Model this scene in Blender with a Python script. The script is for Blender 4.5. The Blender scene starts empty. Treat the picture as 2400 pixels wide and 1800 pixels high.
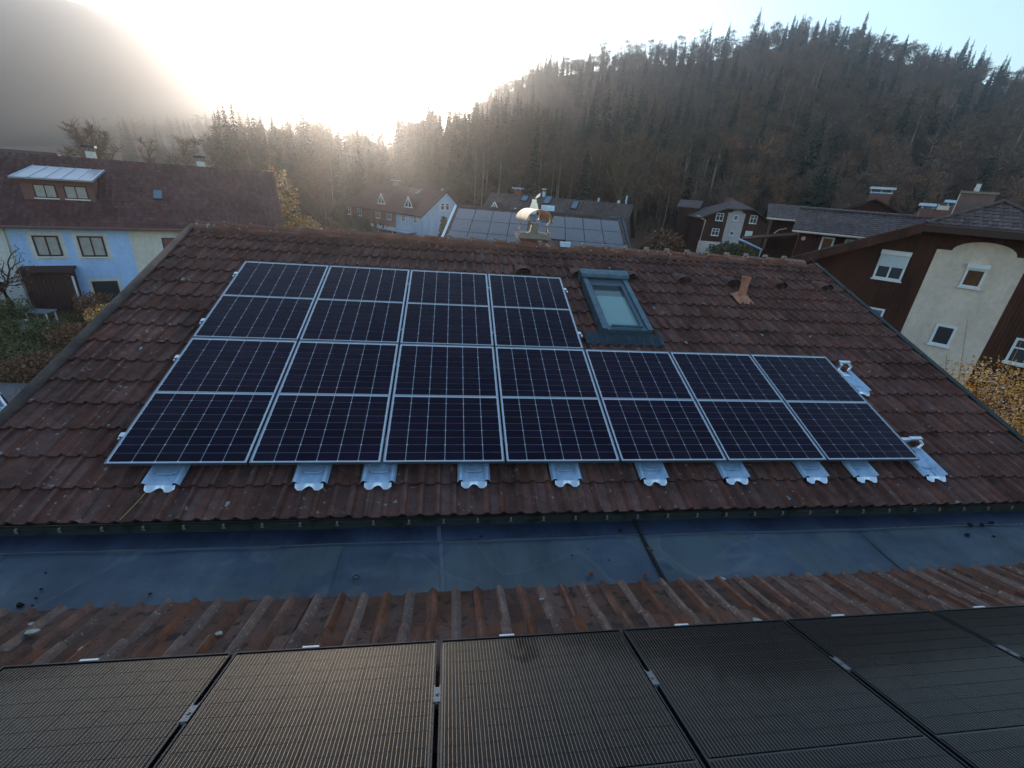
import bpy, math, random
import numpy as np
from mathutils import Matrix, Vector

R = math.radians
random.seed(7)
scn = bpy.context.scene
col = scn.collection

# ------------------------------------------------------------------ camera
CAM = Vector((2.9005, -3.6032, 2.4108))
RW = Matrix(((0.99013672, -0.11937025, 0.07334864),
             (0.01845372, -0.40785238, -0.91286138),
             (0.13888391, 0.90521112, -0.40162679)))      # rows: camera right, down, forward in world axes
cd = bpy.data.cameras.new("camera")
cam = bpy.data.objects.new("camera", cd)
col.objects.link(cam)
rx, ry, rz = Vector(RW[0]), -Vector(RW[1]), -Vector(RW[2])
cam.matrix_world = Matrix(((rx.x, ry.x, rz.x, CAM.x), (rx.y, ry.y, rz.y, CAM.y), (rx.z, ry.z, rz.z, CAM.z), (0, 0, 0, 1)))
cd.sensor_width = 36.0
cd.sensor_fit = 'HORIZONTAL'
cd.lens = 36.0 * 1052.78 / 2400.0
cd.clip_start = 0.05
cd.clip_end = 12000
scn.camera = cam

# ------------------------------------------------------------------ sky and sun
SUN_EL, SUN_AZ = R(7.0), R(-10.2)          # azimuth measured from +Y towards +X
world = bpy.data.worlds.new("World")
scn.world = world
world.use_nodes = True
wn, wl = world.node_tree.nodes, world.node_tree.links
bg = wn["Background"]
sky = wn.new("ShaderNodeTexSky")
sky.sky_type = 'NISHITA'
sky.sun_disc = False
sky.sun_elevation = SUN_EL
sky.sun_rotation = SUN_AZ
sky.altitude = 500
sky.air_density = 1.0
sky.dust_density = 0.6
sky.ozone_density = 1.5
wl.new(sky.outputs[0], bg.inputs[0])
bg.inputs[1].default_value = 0.15
sd = bpy.data.lights.new("sun", 'SUN')
sd.energy = 2.0
sd.angle = R(0.5)
sd.color = (1.0, 0.88, 0.76)
sun = bpy.data.objects.new("sun", sd)
col.objects.link(sun)
sdir = Vector((math.sin(SUN_AZ) * math.cos(SUN_EL), math.cos(SUN_AZ) * math.cos(SUN_EL), math.sin(SUN_EL)))
sun.rotation_euler = sdir.to_track_quat('Z', 'Y').to_euler()

scn.view_settings.view_transform = 'Standard'
scn.view_settings.look = 'None'
scn.view_settings.exposure = 1.75
scn.view_settings.gamma = 1.0
scn.view_settings.use_curve_mapping = False
cy = scn.cycles
cy.max_bounces = 6
cy.diffuse_bounces = 3
cy.glossy_bounces = 3
cy.transmission_bounces = 2
cy.volume_bounces = 0
cy.transparent_max_bounces = 6
cy.sample_clamp_indirect = 4.0
cy.use_denoising = True
cy.use_adaptive_sampling = True
cy.caustics_reflective = False
cy.caustics_refractive = False

# ------------------------------------------------------------------ helpers
WM = {}


def mat(name, c1, c2=None, scale=6.0, rough=0.7, metal=0.0, bump=0.0, bscale=None, rand=0.0, coat=0.0,
        spots=None, spot_scale=14.0, spot_amt=0.12, stretch=None, spec=0.15, detail=4.0, stripes=None):
    m = bpy.data.materials.new(name)
    m.use_nodes = True
    nt = m.node_tree
    n, l = nt.nodes, nt.links
    b = n["Principled BSDF"]
    b.inputs["Roughness"].default_value = rough
    b.inputs["Metallic"].default_value = metal
    b.inputs["Specular IOR Level"].default_value = spec
    if coat:
        b.inputs["Coat Weight"].default_value = coat
        b.inputs["Coat Roughness"].default_value = 0.04
    geo = n.new("ShaderNodeNewGeometry")
    pos = geo.outputs["Position"]
    if stretch:
        mp = n.new("ShaderNodeVectorMath")
        mp.operation = 'MULTIPLY'
        mp.inputs[1].default_value = stretch
        l.new(pos, mp.inputs[0])
        pos = mp.outputs[0]
    cur = None
    if c2 is not None:
        nz = n.new("ShaderNodeTexNoise")
        nz.inputs["Scale"].default_value = scale
        nz.inputs["Detail"].default_value = detail
        nz.inputs["Roughness"].default_value = 0.62
        l.new(pos, nz.inputs["Vector"])
        rp = n.new("ShaderNodeValToRGB")
        rp.color_ramp.elements[0].position = 0.32
        rp.color_ramp.elements[1].position = 0.68
        rp.color_ramp.elements[0].color = (*c1, 1)
        rp.color_ramp.elements[1].color = (*c2, 1)
        l.new(nz.outputs[0], rp.inputs[0])
        cur = rp.outputs[0]
    if rand:
        oi = n.new("ShaderNodeObjectInfo")
        ad = n.new("ShaderNodeMath")
        ad.operation = 'ADD'
        l.new(oi.outputs["Random"], ad.inputs[0])
        l.new(geo.outputs["Random Per Island"], ad.inputs[1])
        fr = n.new("ShaderNodeMath")
        fr.operation = 'FRACT'
        l.new(ad.outputs[0], fr.inputs[0])
        hs = n.new("ShaderNodeHueSaturation")
        mr = n.new("ShaderNodeMapRange")
        mr.inputs[3].default_value = 1.0 - rand
        mr.inputs[4].default_value = 1.0 + rand
        l.new(fr.outputs[0], mr.inputs[0])
        l.new(mr.outputs[0], hs.inputs["Value"])
        f2 = n.new("ShaderNodeMath")
        f2.operation = 'MULTIPLY'
        f2.inputs[1].default_value = 7.31
        l.new(fr.outputs[0], f2.inputs[0])
        f3 = n.new("ShaderNodeMath")
        f3.operation = 'FRACT'
        l.new(f2.outputs[0], f3.inputs[0])
        mr2 = n.new("ShaderNodeMapRange")
        mr2.inputs[3].default_value = 1.0 - rand
        mr2.inputs[4].default_value = 1.0 + rand * 0.5
        l.new(f3.outputs[0], mr2.inputs[0])
        l.new(mr2.outputs[0], hs.inputs["Saturation"])
        if cur is not None:
            l.new(cur, hs.inputs["Color"])
        else:
            hs.inputs["Color"].default_value = (*c1, 1)
        cur = hs.outputs[0]
    if spots is not None:
        vo = n.new("ShaderNodeTexNoise")
        vo.inputs["Scale"].default_value = spot_scale
        vo.inputs["Detail"].default_value = 3
        l.new(geo.outputs["Position"], vo.inputs["Vector"])
        r2 = n.new("ShaderNodeValToRGB")
        r2.color_ramp.elements[0].position = 0.70 - spot_amt
        r2.color_ramp.elements[1].position = 0.74 - spot_amt
        l.new(vo.outputs[0], r2.inputs[0])
        mx = n.new("ShaderNodeMix")
        mx.data_type = 'RGBA'
        l.new(r2.outputs[0], mx.inputs[0])
        if cur is not None:
            l.new(cur, mx.inputs[6])
        else:
            mx.inputs[6].default_value = (*c1, 1)
        mx.inputs[7].default_value = (*spots, 1)
        cur = mx.outputs[2]
    if cur is not None:
        l.new(cur, b.inputs["Base Color"])
    else:
        b.inputs["Base Color"].default_value = (*c1, 1)
    if bump:
        bz = n.new("ShaderNodeTexNoise")
        bz.inputs["Scale"].default_value = bscale or scale * 4
        bz.inputs["Detail"].default_value = 5
        l.new(pos, bz.inputs["Vector"])
        bp = n.new("ShaderNodeBump")
        bp.inputs["Strength"].default_value = bump
        bp.inputs["Distance"].default_value = 0.02
        l.new(bz.outputs[0], bp.inputs["Height"])
        l.new(bp.outputs[0], b.inputs["Normal"])
    return m


class MB:
    def __init__(s):
        s.v, s.f, s.m = [], [], []

    def quad(s, a, b, c, d, mi=0):
        i = len(s.v)
        s.v += [tuple(a), tuple(b), tuple(c), tuple(d)]
        s.f.append((i, i + 1, i + 2, i + 3))
        s.m.append(mi)

    def tri(s, a, b, c, mi=0):
        i = len(s.v)
        s.v += [tuple(a), tuple(b), tuple(c)]
        s.f.append((i, i + 1, i + 2))
        s.m.append(mi)

    def poly(s, pts, mi=0):
        i = len(s.v)
        s.v += [tuple(p) for p in pts]
        s.f.append(tuple(range(i, i + len(pts))))
        s.m.append(mi)

    def box(s, x0, x1, y0, y1, z0, z1, mi=0):
        i = len(s.v)
        s.v += [(x0, y0, z0), (x1, y0, z0), (x1, y1, z0), (x0, y1, z0), (x0, y0, z1), (x1, y0, z1), (x1, y1, z1), (x0, y1, z1)]
        for q in ((0, 3, 2, 1), (4, 5, 6, 7), (0, 1, 5, 4), (1, 2, 6, 5), (2, 3, 7, 6), (3, 0, 4, 7)):
            s.f.append(tuple(i + k for k in q))
            s.m.append(mi)

    def prism(s, pts, d, mi=0):
        """closed outline pts (3-D, planar) extruded by vector d"""
        n = len(pts)
        i = len(s.v)
        d = Vector(d)
        s.v += [tuple(p) for p in pts] + [tuple(Vector(p) + d) for p in pts]
        s.f.append(tuple(range(i + n - 1, i - 1, -1)))
        s.f.append(tuple(range(i + n, i + 2 * n)))
        s.m += [mi, mi]
        for k in range(n):
            k2 = (k + 1) % n
            s.f.append((i + k, i + k2, i + n + k2, i + n + k))
            s.m.append(mi)

    def tube(s, pts, r, n=6, mi=0, r2=None, cap=True):
        pts = [Vector(p) for p in pts]
        rings = []
        for k, p in enumerate(pts):
            if k == 0:
                t = pts[1] - pts[0]
            elif k == len(pts) - 1:
                t = pts[-1] - pts[-2]
            else:
                t = (pts[k + 1] - pts[k - 1])
            t = t.normalized()
            a = t.cross(Vector((0, 0, 1)))
            if a.length < 1e-3:
                a = t.cross(Vector((0, 1, 0)))
            a.normalize()
            b = t.cross(a)
            rr = r if r2 is None else r + (r2 - r) * k / (len(pts) - 1)
            i = len(s.v)
            for j in range(n):
                w = 2 * math.pi * j / n
                s.v.append(tuple(p + a * (rr * math.cos(w)) + b * (rr * math.sin(w))))
            rings.append(i)
        for k in range(len(pts) - 1):
            for j in range(n):
                j2 = (j + 1) % n
                s.f.append((rings[k] + j, rings[k] + j2, rings[k + 1] + j2, rings[k + 1] + j))
                s.m.append(mi)
        if cap:
            s.f.append(tuple(rings[0] + j for j in range(n - 1, -1, -1)))
            s.f.append(tuple(rings[-1] + j for j in range(n)))
            s.m += [mi, mi]

    def grid(s, fn, nu, nv, mi=0):
        i = len(s.v)
        for a in range(nu + 1):
            for b in range(nv + 1):
                s.v.append(tuple(fn(a / nu, b / nv)))
        for a in range(nu):
            for b in range(nv):
                s.f.append((i + a * (nv + 1) + b, i + (a + 1) * (nv + 1) + b, i + (a + 1) * (nv + 1) + b + 1, i + a * (nv + 1) + b + 1))
                s.m.append(mi)

    def mesh(s, name, mats, smooth=False):
        me = bpy.data.meshes.new(name)
        me.from_pydata(s.v, [], s.f)
        for m in (mats if isinstance(mats, (list, tuple)) else [mats]):
            me.materials.append(m)
        if any(s.m):
            me.polygons.foreach_set("material_index", s.m)
        if smooth:
            me.polygons.foreach_set("use_smooth", [True] * len(s.f))
        me.update()
        return me


def tag(o, label=None, cat=None, group=None, kind=None):
    if label:
        o["label"] = label
    if cat:
        o["category"] = cat
    if group:
        o["group"] = group
    if kind:
        o["kind"] = kind
    return o


def place(name, data, Mw, parent=None):
    o = bpy.data.objects.new(name, data)
    col.objects.link(o)
    if parent is not None:
        o.parent = parent
        o.matrix_local = WM[parent].inverted() @ Mw
    else:
        o.matrix_world = Mw
    WM[o] = Mw.copy()
    return o


I4 = Matrix.Identity(4)


def T(x, y, z):
    return Matrix.Translation((x, y, z))


def frame(o, x, y, z):
    x, y, z = Vector(x), Vector(y), Vector(z)
    return Matrix(((x.x, y.x, z.x, o[0]), (x.y, y.y, z.y, o[1]), (x.z, y.z, z.z, o[2]), (0, 0, 0, 1)))


def empty(name, Mw, label, cat, group=None):
    return tag(place(name, None, Mw), label, cat, group)


def part(name, mb, m, parent, Mw=I4, label=None, kind=None, smooth=False):
    me = mb if isinstance(mb, bpy.types.Mesh) else mb.mesh(name, m, smooth)
    o = place(name, me, Mw, parent)
    if label:
        o["label"] = label
    if kind:
        o["kind"] = kind
    return o


def solo(name, mb, m, label, cat, group=None, Mw=I4, kind=None, smooth=False):
    me = mb if isinstance(mb, bpy.types.Mesh) else mb.mesh(name, m, smooth)
    return tag(place(name, me, Mw), label, cat, group, kind)


ORD = ["first", "second", "third", "fourth", "fifth", "sixth", "seventh", "eighth", "ninth", "tenth", "eleventh", "twelfth"]

# ------------------------------------------------------------------ materials
m_tile = mat("roof tile", (0.182, 0.078, 0.057), (0.142, 0.066, 0.051), 5, 0.85, bump=0.5, bscale=90, rand=0.20, spots=(0.30, 0.28, 0.27), spot_scale=21, spot_amt=0.035)
m_tile_red = mat("worn red roll", (0.20, 0.082, 0.048), (0.125, 0.06, 0.042), 9, 0.85, bump=0.5, bscale=90, rand=0.25, spots=(0.09, 0.06, 0.05), spot_scale=30, spot_amt=0.08)
m_tile_grey = mat("lichen grey roll", (0.20, 0.13, 0.105), (0.13, 0.08, 0.063), 12, 0.9, bump=0.6, bscale=80, rand=0.2, spots=(0.26, 0.22, 0.19), spot_scale=40, spot_amt=0.07)
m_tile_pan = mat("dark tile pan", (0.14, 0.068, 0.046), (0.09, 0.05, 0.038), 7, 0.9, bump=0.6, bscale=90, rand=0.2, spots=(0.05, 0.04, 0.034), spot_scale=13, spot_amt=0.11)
m_ridge = mat("ridge tile", (0.26, 0.095, 0.058), (0.17, 0.075, 0.05), 8, 0.85, bump=0.5, bscale=60, rand=0.2, spots=(0.33, 0.33, 0.29), spot_scale=15, spot_amt=0.06)
m_verge = mat("weathered verge", (0.15, 0.105, 0.09), (0.09, 0.068, 0.06), 5, 0.85, bump=0.3)
m_deck = mat("roof deck", (0.05, 0.04, 0.035), (0.03, 0.025, 0.02), 6, 0.9)
m_zinc = mat("valley sheet", (0.040, 0.060, 0.092), (0.085, 0.110, 0.135), 1.3, 0.55, metal=0.25, bump=0.05, bscale=3, spots=(0.075, 0.098, 0.112), spot_scale=1.3, spot_amt=0.16, stretch=(1.0, 2.2, 1))
def tide_lines(m, col_, scale=.9):
    """pale dried water outlines on the sheet"""
    n, l = m.node_tree.nodes, m.node_tree.links
    b = n["Principled BSDF"]
    src = b.inputs["Base Color"].links[0].from_socket
    geo = n.new("ShaderNodeNewGeometry")
    nz = n.new("ShaderNodeTexNoise")
    nz.inputs["Scale"].default_value = scale
    nz.inputs["Detail"].default_value = 2.5
    nz.inputs["Distortion"].default_value = .6
    l.new(geo.outputs["Position"], nz.inputs["Vector"])
    cr = n.new("ShaderNodeValToRGB")
    e = cr.color_ramp.elements
    e[0].position, e[0].color = .47, (0, 0, 0, 1)
    e[1].position, e[1].color = .56, (.35, .35, .35, 1)
    k = e.new(.485)
    k.color = (1, 1, 1, 1)
    k = e.new(.50)
    k.color = (.30, .30, .30, 1)
    l.new(nz.outputs[0], cr.inputs[0])
    mu = n.new("ShaderNodeMath")
    mu.operation = 'MULTIPLY'
    mu.inputs[1].default_value = .32
    l.new(cr.outputs[0], mu.inputs[0])
    mx = n.new("ShaderNodeMix")
    mx.data_type = 'RGBA'
    l.new(mu.outputs[0], mx.inputs[0])
    l.new(src, mx.inputs[6])
    mx.inputs[7].default_value = (*col_, 1)
    l.new(mx.outputs[2], b.inputs["Base Color"])


tide_lines(m_zinc, (0.15, 0.17, 0.18))
m_zinc2 = mat("upstand sheet", (0.042, 0.056, 0.09), (0.03, 0.04, 0.068), 2.5, 0.45, metal=0.4, bump=0.05, bscale=3)
m_fascia = mat("old eave strip", (0.06, 0.06, 0.055), (0.035, 0.04, 0.032), 5, 0.8, bump=0.3, spots=(0.026, 0.032, 0.022), spot_scale=5, spot_amt=0.12)
m_galv2 = mat("dull solder", (0.11, 0.13, 0.15), (0.075, 0.09, 0.11), 9, 0.5, metal=.3)
m_alu = mat("bare aluminium", (0.80, 0.82, 0.84), None, rough=0.28, metal=1.0)
m_galv = mat("galvanised sheet", (0.52, 0.68, 0.84), (0.42, 0.56, 0.71), 9, 0.45, metal=0.45, bump=.1)
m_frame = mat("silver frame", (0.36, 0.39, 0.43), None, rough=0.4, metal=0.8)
m_web = mat("frame web with painted shade", (0.16, 0.17, 0.185), None, rough=0.5, metal=0.6)  # darker than the lip: shade of the panel gaps put into the colour
m_back = mat("white backsheet", (0.66, 0.69, 0.73), None, rough=0.2, coat=0.1)
m_cell = mat("mono cell", (0.006, 0.004, 0.015), (0.018, 0.010, 0.023), .7, 0.12, rand=0.22, coat=0.07, spec=0.06)
m_bframe = mat("black frame", (0.030, 0.031, 0.034), None, rough=0.35, metal=0.6)
m_bback = mat("black backsheet", (0.012, 0.012, 0.013), None, rough=0.3, coat=0.3, spec=0.2)
m_white = mat("white paint", (0.78, 0.78, 0.78), (0.70, 0.70, 0.70), 3, 0.5)
m_glass = mat("window glass", (0.035, 0.045, 0.05), None, rough=0.04, coat=1.0)
m_curtain = mat("pale curtain behind glass", (0.42, 0.40, 0.36), (0.33, 0.31, 0.29), 4, 0.15, coat=1.0)
m_blueglass = mat("glass with painted sky reflection", (0.10, 0.16, 0.22), None, rough=0.05, coat=1.0)  # blue base colour stands in for reflected sky
m_brownwood = mat("brown wood frame", (0.06, 0.032, 0.026), None, rough=0.5)
m_wood = mat("dark boarding", (0.095, 0.036, 0.023), (0.062, 0.027, 0.018), 3, 0.75, stretch=(6, 6, 0.3), bump=0.2)
m_redwood = mat("red brown boarding", (0.10, 0.03, 0.026), (0.07, 0.024, 0.02), 3, 0.75, stretch=(6, 6, 0.3))
m_cream = mat("cream render", (0.78, 0.63, 0.52), (0.73, 0.585, 0.48), 2, 0.9, bump=0.15, bscale=50)
m_pink = mat("pale pink render", (0.52, 0.45, 0.45), (0.48, 0.41, 0.41), 2, 0.9)
m_blue = mat("blue render", (0.42, 0.60, 0.90), (0.39, 0.56, 0.86), 1.5, 0.9)
m_palewall = mat("off white render", (0.66, 0.65, 0.62), (0.60, 0.59, 0.57), 1.5, 0.9)
m_yellow = mat("cream yellow render", (0.68, 0.63, 0.55), (0.63, 0.585, 0.515), 1.5, 0.9)
m_palebl = mat("pale blue render", (0.48, 0.60, 0.74), (0.45, 0.57, 0.71), 1.0, 0.9)
m_redwall = mat("brown red render", (0.20, 0.10, 0.085), (0.17, 0.085, 0.075), 1.0, 0.9)
m_roof_red = mat("red brown far tiles", (0.125, 0.052, 0.047), (0.09, 0.042, 0.04), 1.2, 0.8, rand=0.22)
m_roof_dark = mat("dark far tiles", (0.13, 0.085, 0.075), (0.09, 0.065, 0.058), 1.0, 0.75, rand=0.25)
m_roof_grey = mat("brown far tiles", (0.135, 0.085, 0.076), (0.085, 0.057, 0.053), 1.2, 0.6, rand=0.3)
m_slate = mat("pv glass dark", (0.035, 0.038, 0.05), (0.045, 0.046, 0.055), 2, 0.16, rand=0.1, coat=0.45, spec=0.15)
m_brick = mat("chimney brick", (0.24, 0.10, 0.07), (0.17, 0.08, 0.06), 14, 0.9, bump=0.4)
m_mortar = mat("chimney cap concrete", (0.30, 0.24, 0.20), (0.22, 0.18, 0.15), 12, 0.9, bump=0.4)
m_copper = mat("worn copper cowl", (0.90, 0.66, 0.45), (0.80, 0.57, 0.38), 9, 0.30, metal=1.0)
m_terra = mat("orange vent plastic", (0.52, 0.22, 0.14), (0.44, 0.19, 0.12), 10, 0.6)
m_lead = mat("lead apron", (0.065, 0.082, 0.095), (0.04, 0.052, 0.062), 20, 0.45, metal=0.5, bump=0.4, bscale=70)
m_skyframe = mat("blue grey cladding", (0.115, 0.175, 0.21), (0.095, 0.15, 0.18), 6, 0.40, metal=0.4)
m_blind = mat("white blind under glass", (0.20, 0.33, 0.31), (0.17, 0.29, 0.275), 1.5, 0.1, coat=0.5)
m_rubber = mat("black rubber seal", (0.02, 0.02, 0.02), None, rough=0.7)
m_leaf = mat("fallen leaf", (0.16, 0.07, 0.045), None, rough=0.8)
m_moss = mat("moss clump", (0.022, 0.02, 0.02), None, rough=0.95)
m_lichen = mat("white lichen crust", (0.36, 0.37, 0.34), (0.22, 0.21, 0.19), 60, 0.9)
m_grass = mat("rough grass", (0.11, 0.115, 0.04), (0.13, 0.085, 0.04), 0.7, 0.95, bump=0.5, bscale=12, spots=(0.10, 0.05, 0.03), spot_scale=0.9, spot_amt=0.17)
m_valley = mat("valley ground", (0.06, 0.065, 0.03), (0.07, 0.05, 0.035), 0.05, 0.95)
m_floor = mat("forest floor", (0.15, 0.075, 0.05), (0.11, 0.07, 0.045), 0.06, 0.95, bump=0.6, bscale=0.6)
m_mount = mat("far wooded mountain", (0.045, 0.05, 0.045), (0.06, 0.055, 0.05), 0.02, 0.95, bump=0.6, bscale=0.2)
m_paving = mat("grey paving", (0.20, 0.18, 0.18), (0.15, 0.14, 0.14), 3, 0.85)
m_bark = mat("pale bark", (0.42, 0.35, 0.29), (0.30, 0.25, 0.21), 1.2, 0.9)
m_bark2 = mat("dull bark", (0.15, 0.105, 0.085), (0.10, 0.075, 0.06), 1.2, 0.9)
m_twig = mat("bare twigs", (0.22, 0.12, 0.085), (0.115, 0.095, 0.06), 0.03, 0.9, rand=0.3)
m_twig2 = mat("russet twigs", (0.28, 0.12, 0.06), (0.16, 0.11, 0.055), 0.04, 0.9, rand=0.3)
m_needle = mat("spruce needles", (0.030, 0.042, 0.026), (0.045, 0.052, 0.032), 0.1, 0.9, rand=0.3)
m_leafgreen = mat("green leaves", (0.09, 0.105, 0.04), (0.15, 0.13, 0.045), 1.5, 0.8, rand=0.4)
m_leafgold = mat("golden leaves", (0.68, 0.38, 0.06), (0.55, 0.20, 0.045), 3.0, 0.75, rand=0.45)
m_leafrust = mat("rusty leaves", (0.24, 0.10, 0.05), (0.16, 0.085, 0.042), 1.0, 0.85, rand=0.35)
m_darkbark = mat("dark bark", (0.06, 0.038, 0.034), (0.045, 0.03, 0.028), 5, 0.9)
m_carpaint = mat("pale blue car paint", (0.42, 0.50, 0.60), None, rough=0.25, metal=0.3, coat=1.0)
m_shed = mat("shed boards", (0.09, 0.045, 0.04), (0.065, 0.036, 0.033), 4, 0.85, stretch=(1, 1, 0.2))

# near modules: cells with thin bright wires running down the slope (flat print)
def wire_material():
    m = mat("wired black cell", (0.010, 0.010, 0.011), None, rough=0.14, coat=0.085, rand=0.1, spec=0.04)
    nt = m.node_tree
    n, l = nt.nodes, nt.links
    b = n["Principled BSDF"]
    tc = n.new("ShaderNodeTexCoord")
    sx = n.new("ShaderNodeSeparateXYZ")
    l.new(tc.outputs["Object"], sx.inputs[0])
    mu = n.new("ShaderNodeMath"); mu.operation = 'MULTIPLY'; mu.inputs[1].default_value = 10 / 0.1655
    l.new(sx.outputs[0], mu.inputs[0])
    fr = n.new("ShaderNodeMath"); fr.operation = 'FRACT'
    l.new(mu.outputs[0], fr.inputs[0])
    sb = n.new("ShaderNodeMath"); sb.operation = 'SUBTRACT'; sb.inputs[1].default_value = 0.5
    l.new(fr.outputs[0], sb.inputs[0])
    ab = n.new("ShaderNodeMath"); ab.operation = 'ABSOLUTE'
    l.new(sb.outputs[0], ab.inputs[0])
    gt = n.new("ShaderNodeMath"); gt.operation = 'LESS_THAN'; gt.inputs[1].default_value = 0.075
    l.new(ab.outputs[0], gt.inputs[0])
    mx = n.new("ShaderNodeMix"); mx.data_type = 'RGBA'
    old = b.inputs["Base Color"].links[0].from_socket
    l.new(gt.outputs[0], mx.inputs[0])
    l.new(old, mx.inputs[6])
    mx.inputs[7].default_value = (0.13, 0.105, 0.085, 1)
    l.new(mx.outputs[2], b.inputs["Base Color"])
    mm = n.new("ShaderNodeMath"); mm.operation = 'MULTIPLY'; mm.inputs[1].default_value = 0.9
    l.new(gt.outputs[0], mm.inputs[0])
    l.new(mm.outputs[0], b.inputs["Metallic"])
    mr = n.new("ShaderNodeMapRange")
    mr.inputs[3].default_value = 0.14
    mr.inputs[4].default_value = 0.35
    l.new(gt.outputs[0], mr.inputs[0])
    l.new(mr.outputs[0], b.inputs["Roughness"])
    return m


m_wire = wire_material()

def weather(m, scale, lo, hi=1.0, stretch=None, pos_lo=.35, pos_hi=.62):
    """uneven grime: multiplies the base colour by a soft noise in world space"""
    n, l = m.node_tree.nodes, m.node_tree.links
    b = n["Principled BSDF"]
    inp = b.inputs["Base Color"]
    geo = n.new("ShaderNodeNewGeometry")
    v = geo.outputs["Position"]
    if stretch:
        mp = n.new("ShaderNodeVectorMath")
        mp.operation = 'MULTIPLY'
        mp.inputs[1].default_value = stretch
        l.new(v, mp.inputs[0])
        v = mp.outputs[0]
    nz = n.new("ShaderNodeTexNoise")
    nz.inputs["Scale"].default_value = scale
    nz.inputs["Detail"].default_value = 6
    nz.inputs["Roughness"].default_value = .7
    l.new(v, nz.inputs["Vector"])
    mr = n.new("ShaderNodeMapRange")
    mr.inputs[1].default_value = pos_lo
    mr.inputs[2].default_value = pos_hi
    mr.inputs[3].default_value = lo
    mr.inputs[4].default_value = hi
    l.new(nz.outputs[0], mr.inputs[0])
    mx = n.new("ShaderNodeMix")
    mx.data_type = 'RGBA'
    mx.blend_type = 'MULTIPLY'
    mx.inputs[0].default_value = 1.0
    if inp.links:
        l.new(inp.links[0].from_socket, mx.inputs[6])
    else:
        mx.inputs[6].default_value = inp.default_value
    l.new(mr.outputs[0], mx.inputs[7])
    l.new(mx.outputs[2], inp)


weather(m_tile, 1.3, .55, 1.12)
weather(m_tile, 9.0, .72, 1.1)
weather(m_tile_pan, 2.0, .6, 1.1)
weather(m_tile_red, 5.0, .6, 1.1)
weather(m_ridge, 4.0, .55, 1.1)
weather(m_verge, 3.0, .6, 1.1)
weather(m_zinc, 1.1, .62, 1.15, (1, .35, 1))
weather(m_zinc2, 2.0, .6, 1.15, (1, .3, 1))
weather(m_galv, 14.0, .80, 1.06)
weather(m_terra, 12.0, .65, 1.05)
weather(m_copper, 10.0, .8, 1.0)
weather(m_skyframe, 8.0, .7, 1.05)
for m_ in (m_cream, m_pink, m_blue, m_yellow, m_palewall, m_palebl):
    weather(m_, .9, .82, 1.03, (1, 1, .22))
    weather(m_, 5.0, .90, 1.03)
weather(m_wood, 1.2, .6, 1.15, (1, 1, .2))
weather(m_redwood, 1.2, .6, 1.15, (1, 1, .2))
for m_ in (m_roof_red, m_roof_dark, m_roof_grey):
    weather(m_, .5, .65, 1.1)

# ------------------------------------------------------------------ terrain
GZ = -6.6


def interp(tab, x):
    xs = [t[0] for t in tab]
    ys = [t[1] for t in tab]
    return float(np.interp(x, xs, ys))


def structure(name, mb, m, Mw=I4, smooth=True):
    o = place(name, mb.mesh(name, m, smooth), Mw)
    o["kind"] = 'structure'
    return o


g = MB()
g.grid(lambda a, b: (-3000 + 6000 * a, -600 + 4600 * b, GZ - 0.35), 24, 24)
structure("ground", g, m_valley)
g = MB()
rng = random.Random(3)
g.grid(lambda a, b: (-44 + 40 * a, 4 + 44 * b, GZ - 0.3 + 0.25 * math.sin(a * 9 + b * 5) * math.sin(b * 11) * (0 < a < 1) * (0 < b < 1) + 0.27), 26, 26)
structure("lawn", g, m_grass)
g = MB()
g.box(-18, -9.6, 9.5, 15.6, GZ - 0.3, GZ + 0.12)
structure("path", g, m_paving, smooth=False)


def hill_fn(r0, r1, r2, tops, treeh, p=1.0, drop=0.85):
    def h(az, r):
        zc = CAM.z + r1 * math.tan(R(interp(tops, az))) - treeh
        if r <= r0:
            return GZ - 0.3
        if r <= r1:
            t = (r - r0) / (r1 - r0)
            t = t ** p
            bumps = 1.6 * math.sin(az * 0.9 + r * 0.06) * math.sin(r * 0.045 + az * 0.35) * min(1, 3 * t * (1 - t) * 2)
            return GZ - 0.3 + (zc - GZ + 0.3) * t + bumps
        t = (r - r1) / (r2 - r1)
        return zc - (zc - GZ) * drop * t
    return h


def polar(az, r):
    return CAM.x + r * math.sin(R(az)), CAM.y + r * math.cos(R(az))


def hill(name, m, h, a0, a1, r0, r2, na, nr):
    g = MB()

    def fn(a, b):
        az = a0 + (a1 - a0) * a
        r = r0 + (r2 - r0) * b
        x, y = polar(az, r)
        return x, y, h(az, r)
    g.grid(fn, na, nr)
    return structure(name, g, m)


spur_tops = [(-26, 4.6), (-16, 5.0), (-13, 5.1), (-10, 5.0), (-7.5, 5.6), (-5, 6.3), (-2.3, 6.9), (0, 7.5), (2, 7.9), (5, 8.2), (9, 7.8), (14, 7.5), (24, 5.0)]
right_tops = [(-2, 5.0), (2, 8.3), (3.1, 9.2), (5.7, 11.0), (8.1, 12.2), (9.9, 13.0), (15, 13.8), (20, 14.2), (26, 14.8), (30, 15.4), (33, 16.0), (36, 15.8), (39, 15.2), (41, 14.5), (45, 13.4), (48, 12.5), (50, 11.6), (60, 10), (75, 8)]
mid_tops = [(-40, 1.5), (-33, 2.3), (-30.7, 3.0), (-28, 2.8), (-25.7, 3.3), (-22.5, 4.6), (-20, 5.2), (-17, 5.2), (-14, 4.6), (-8, 4.0), (0, 3.0)]
mount_tops = [(-80, 7.0), (-55, 9.5), (-45, 11.0), (-36, 11.3), (-31, 10.9), (-29.4, 10.5), (-27.7, 10.0), (-25.9, 9.1), (-24.2, 7.7), (-22.3, 6.3), (-20.5, 5.0), (-18, 3.0), (-12, 0.8)]
h_spur = hill_fn(84, 160, 260, spur_tops, 16, 0.9)
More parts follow.
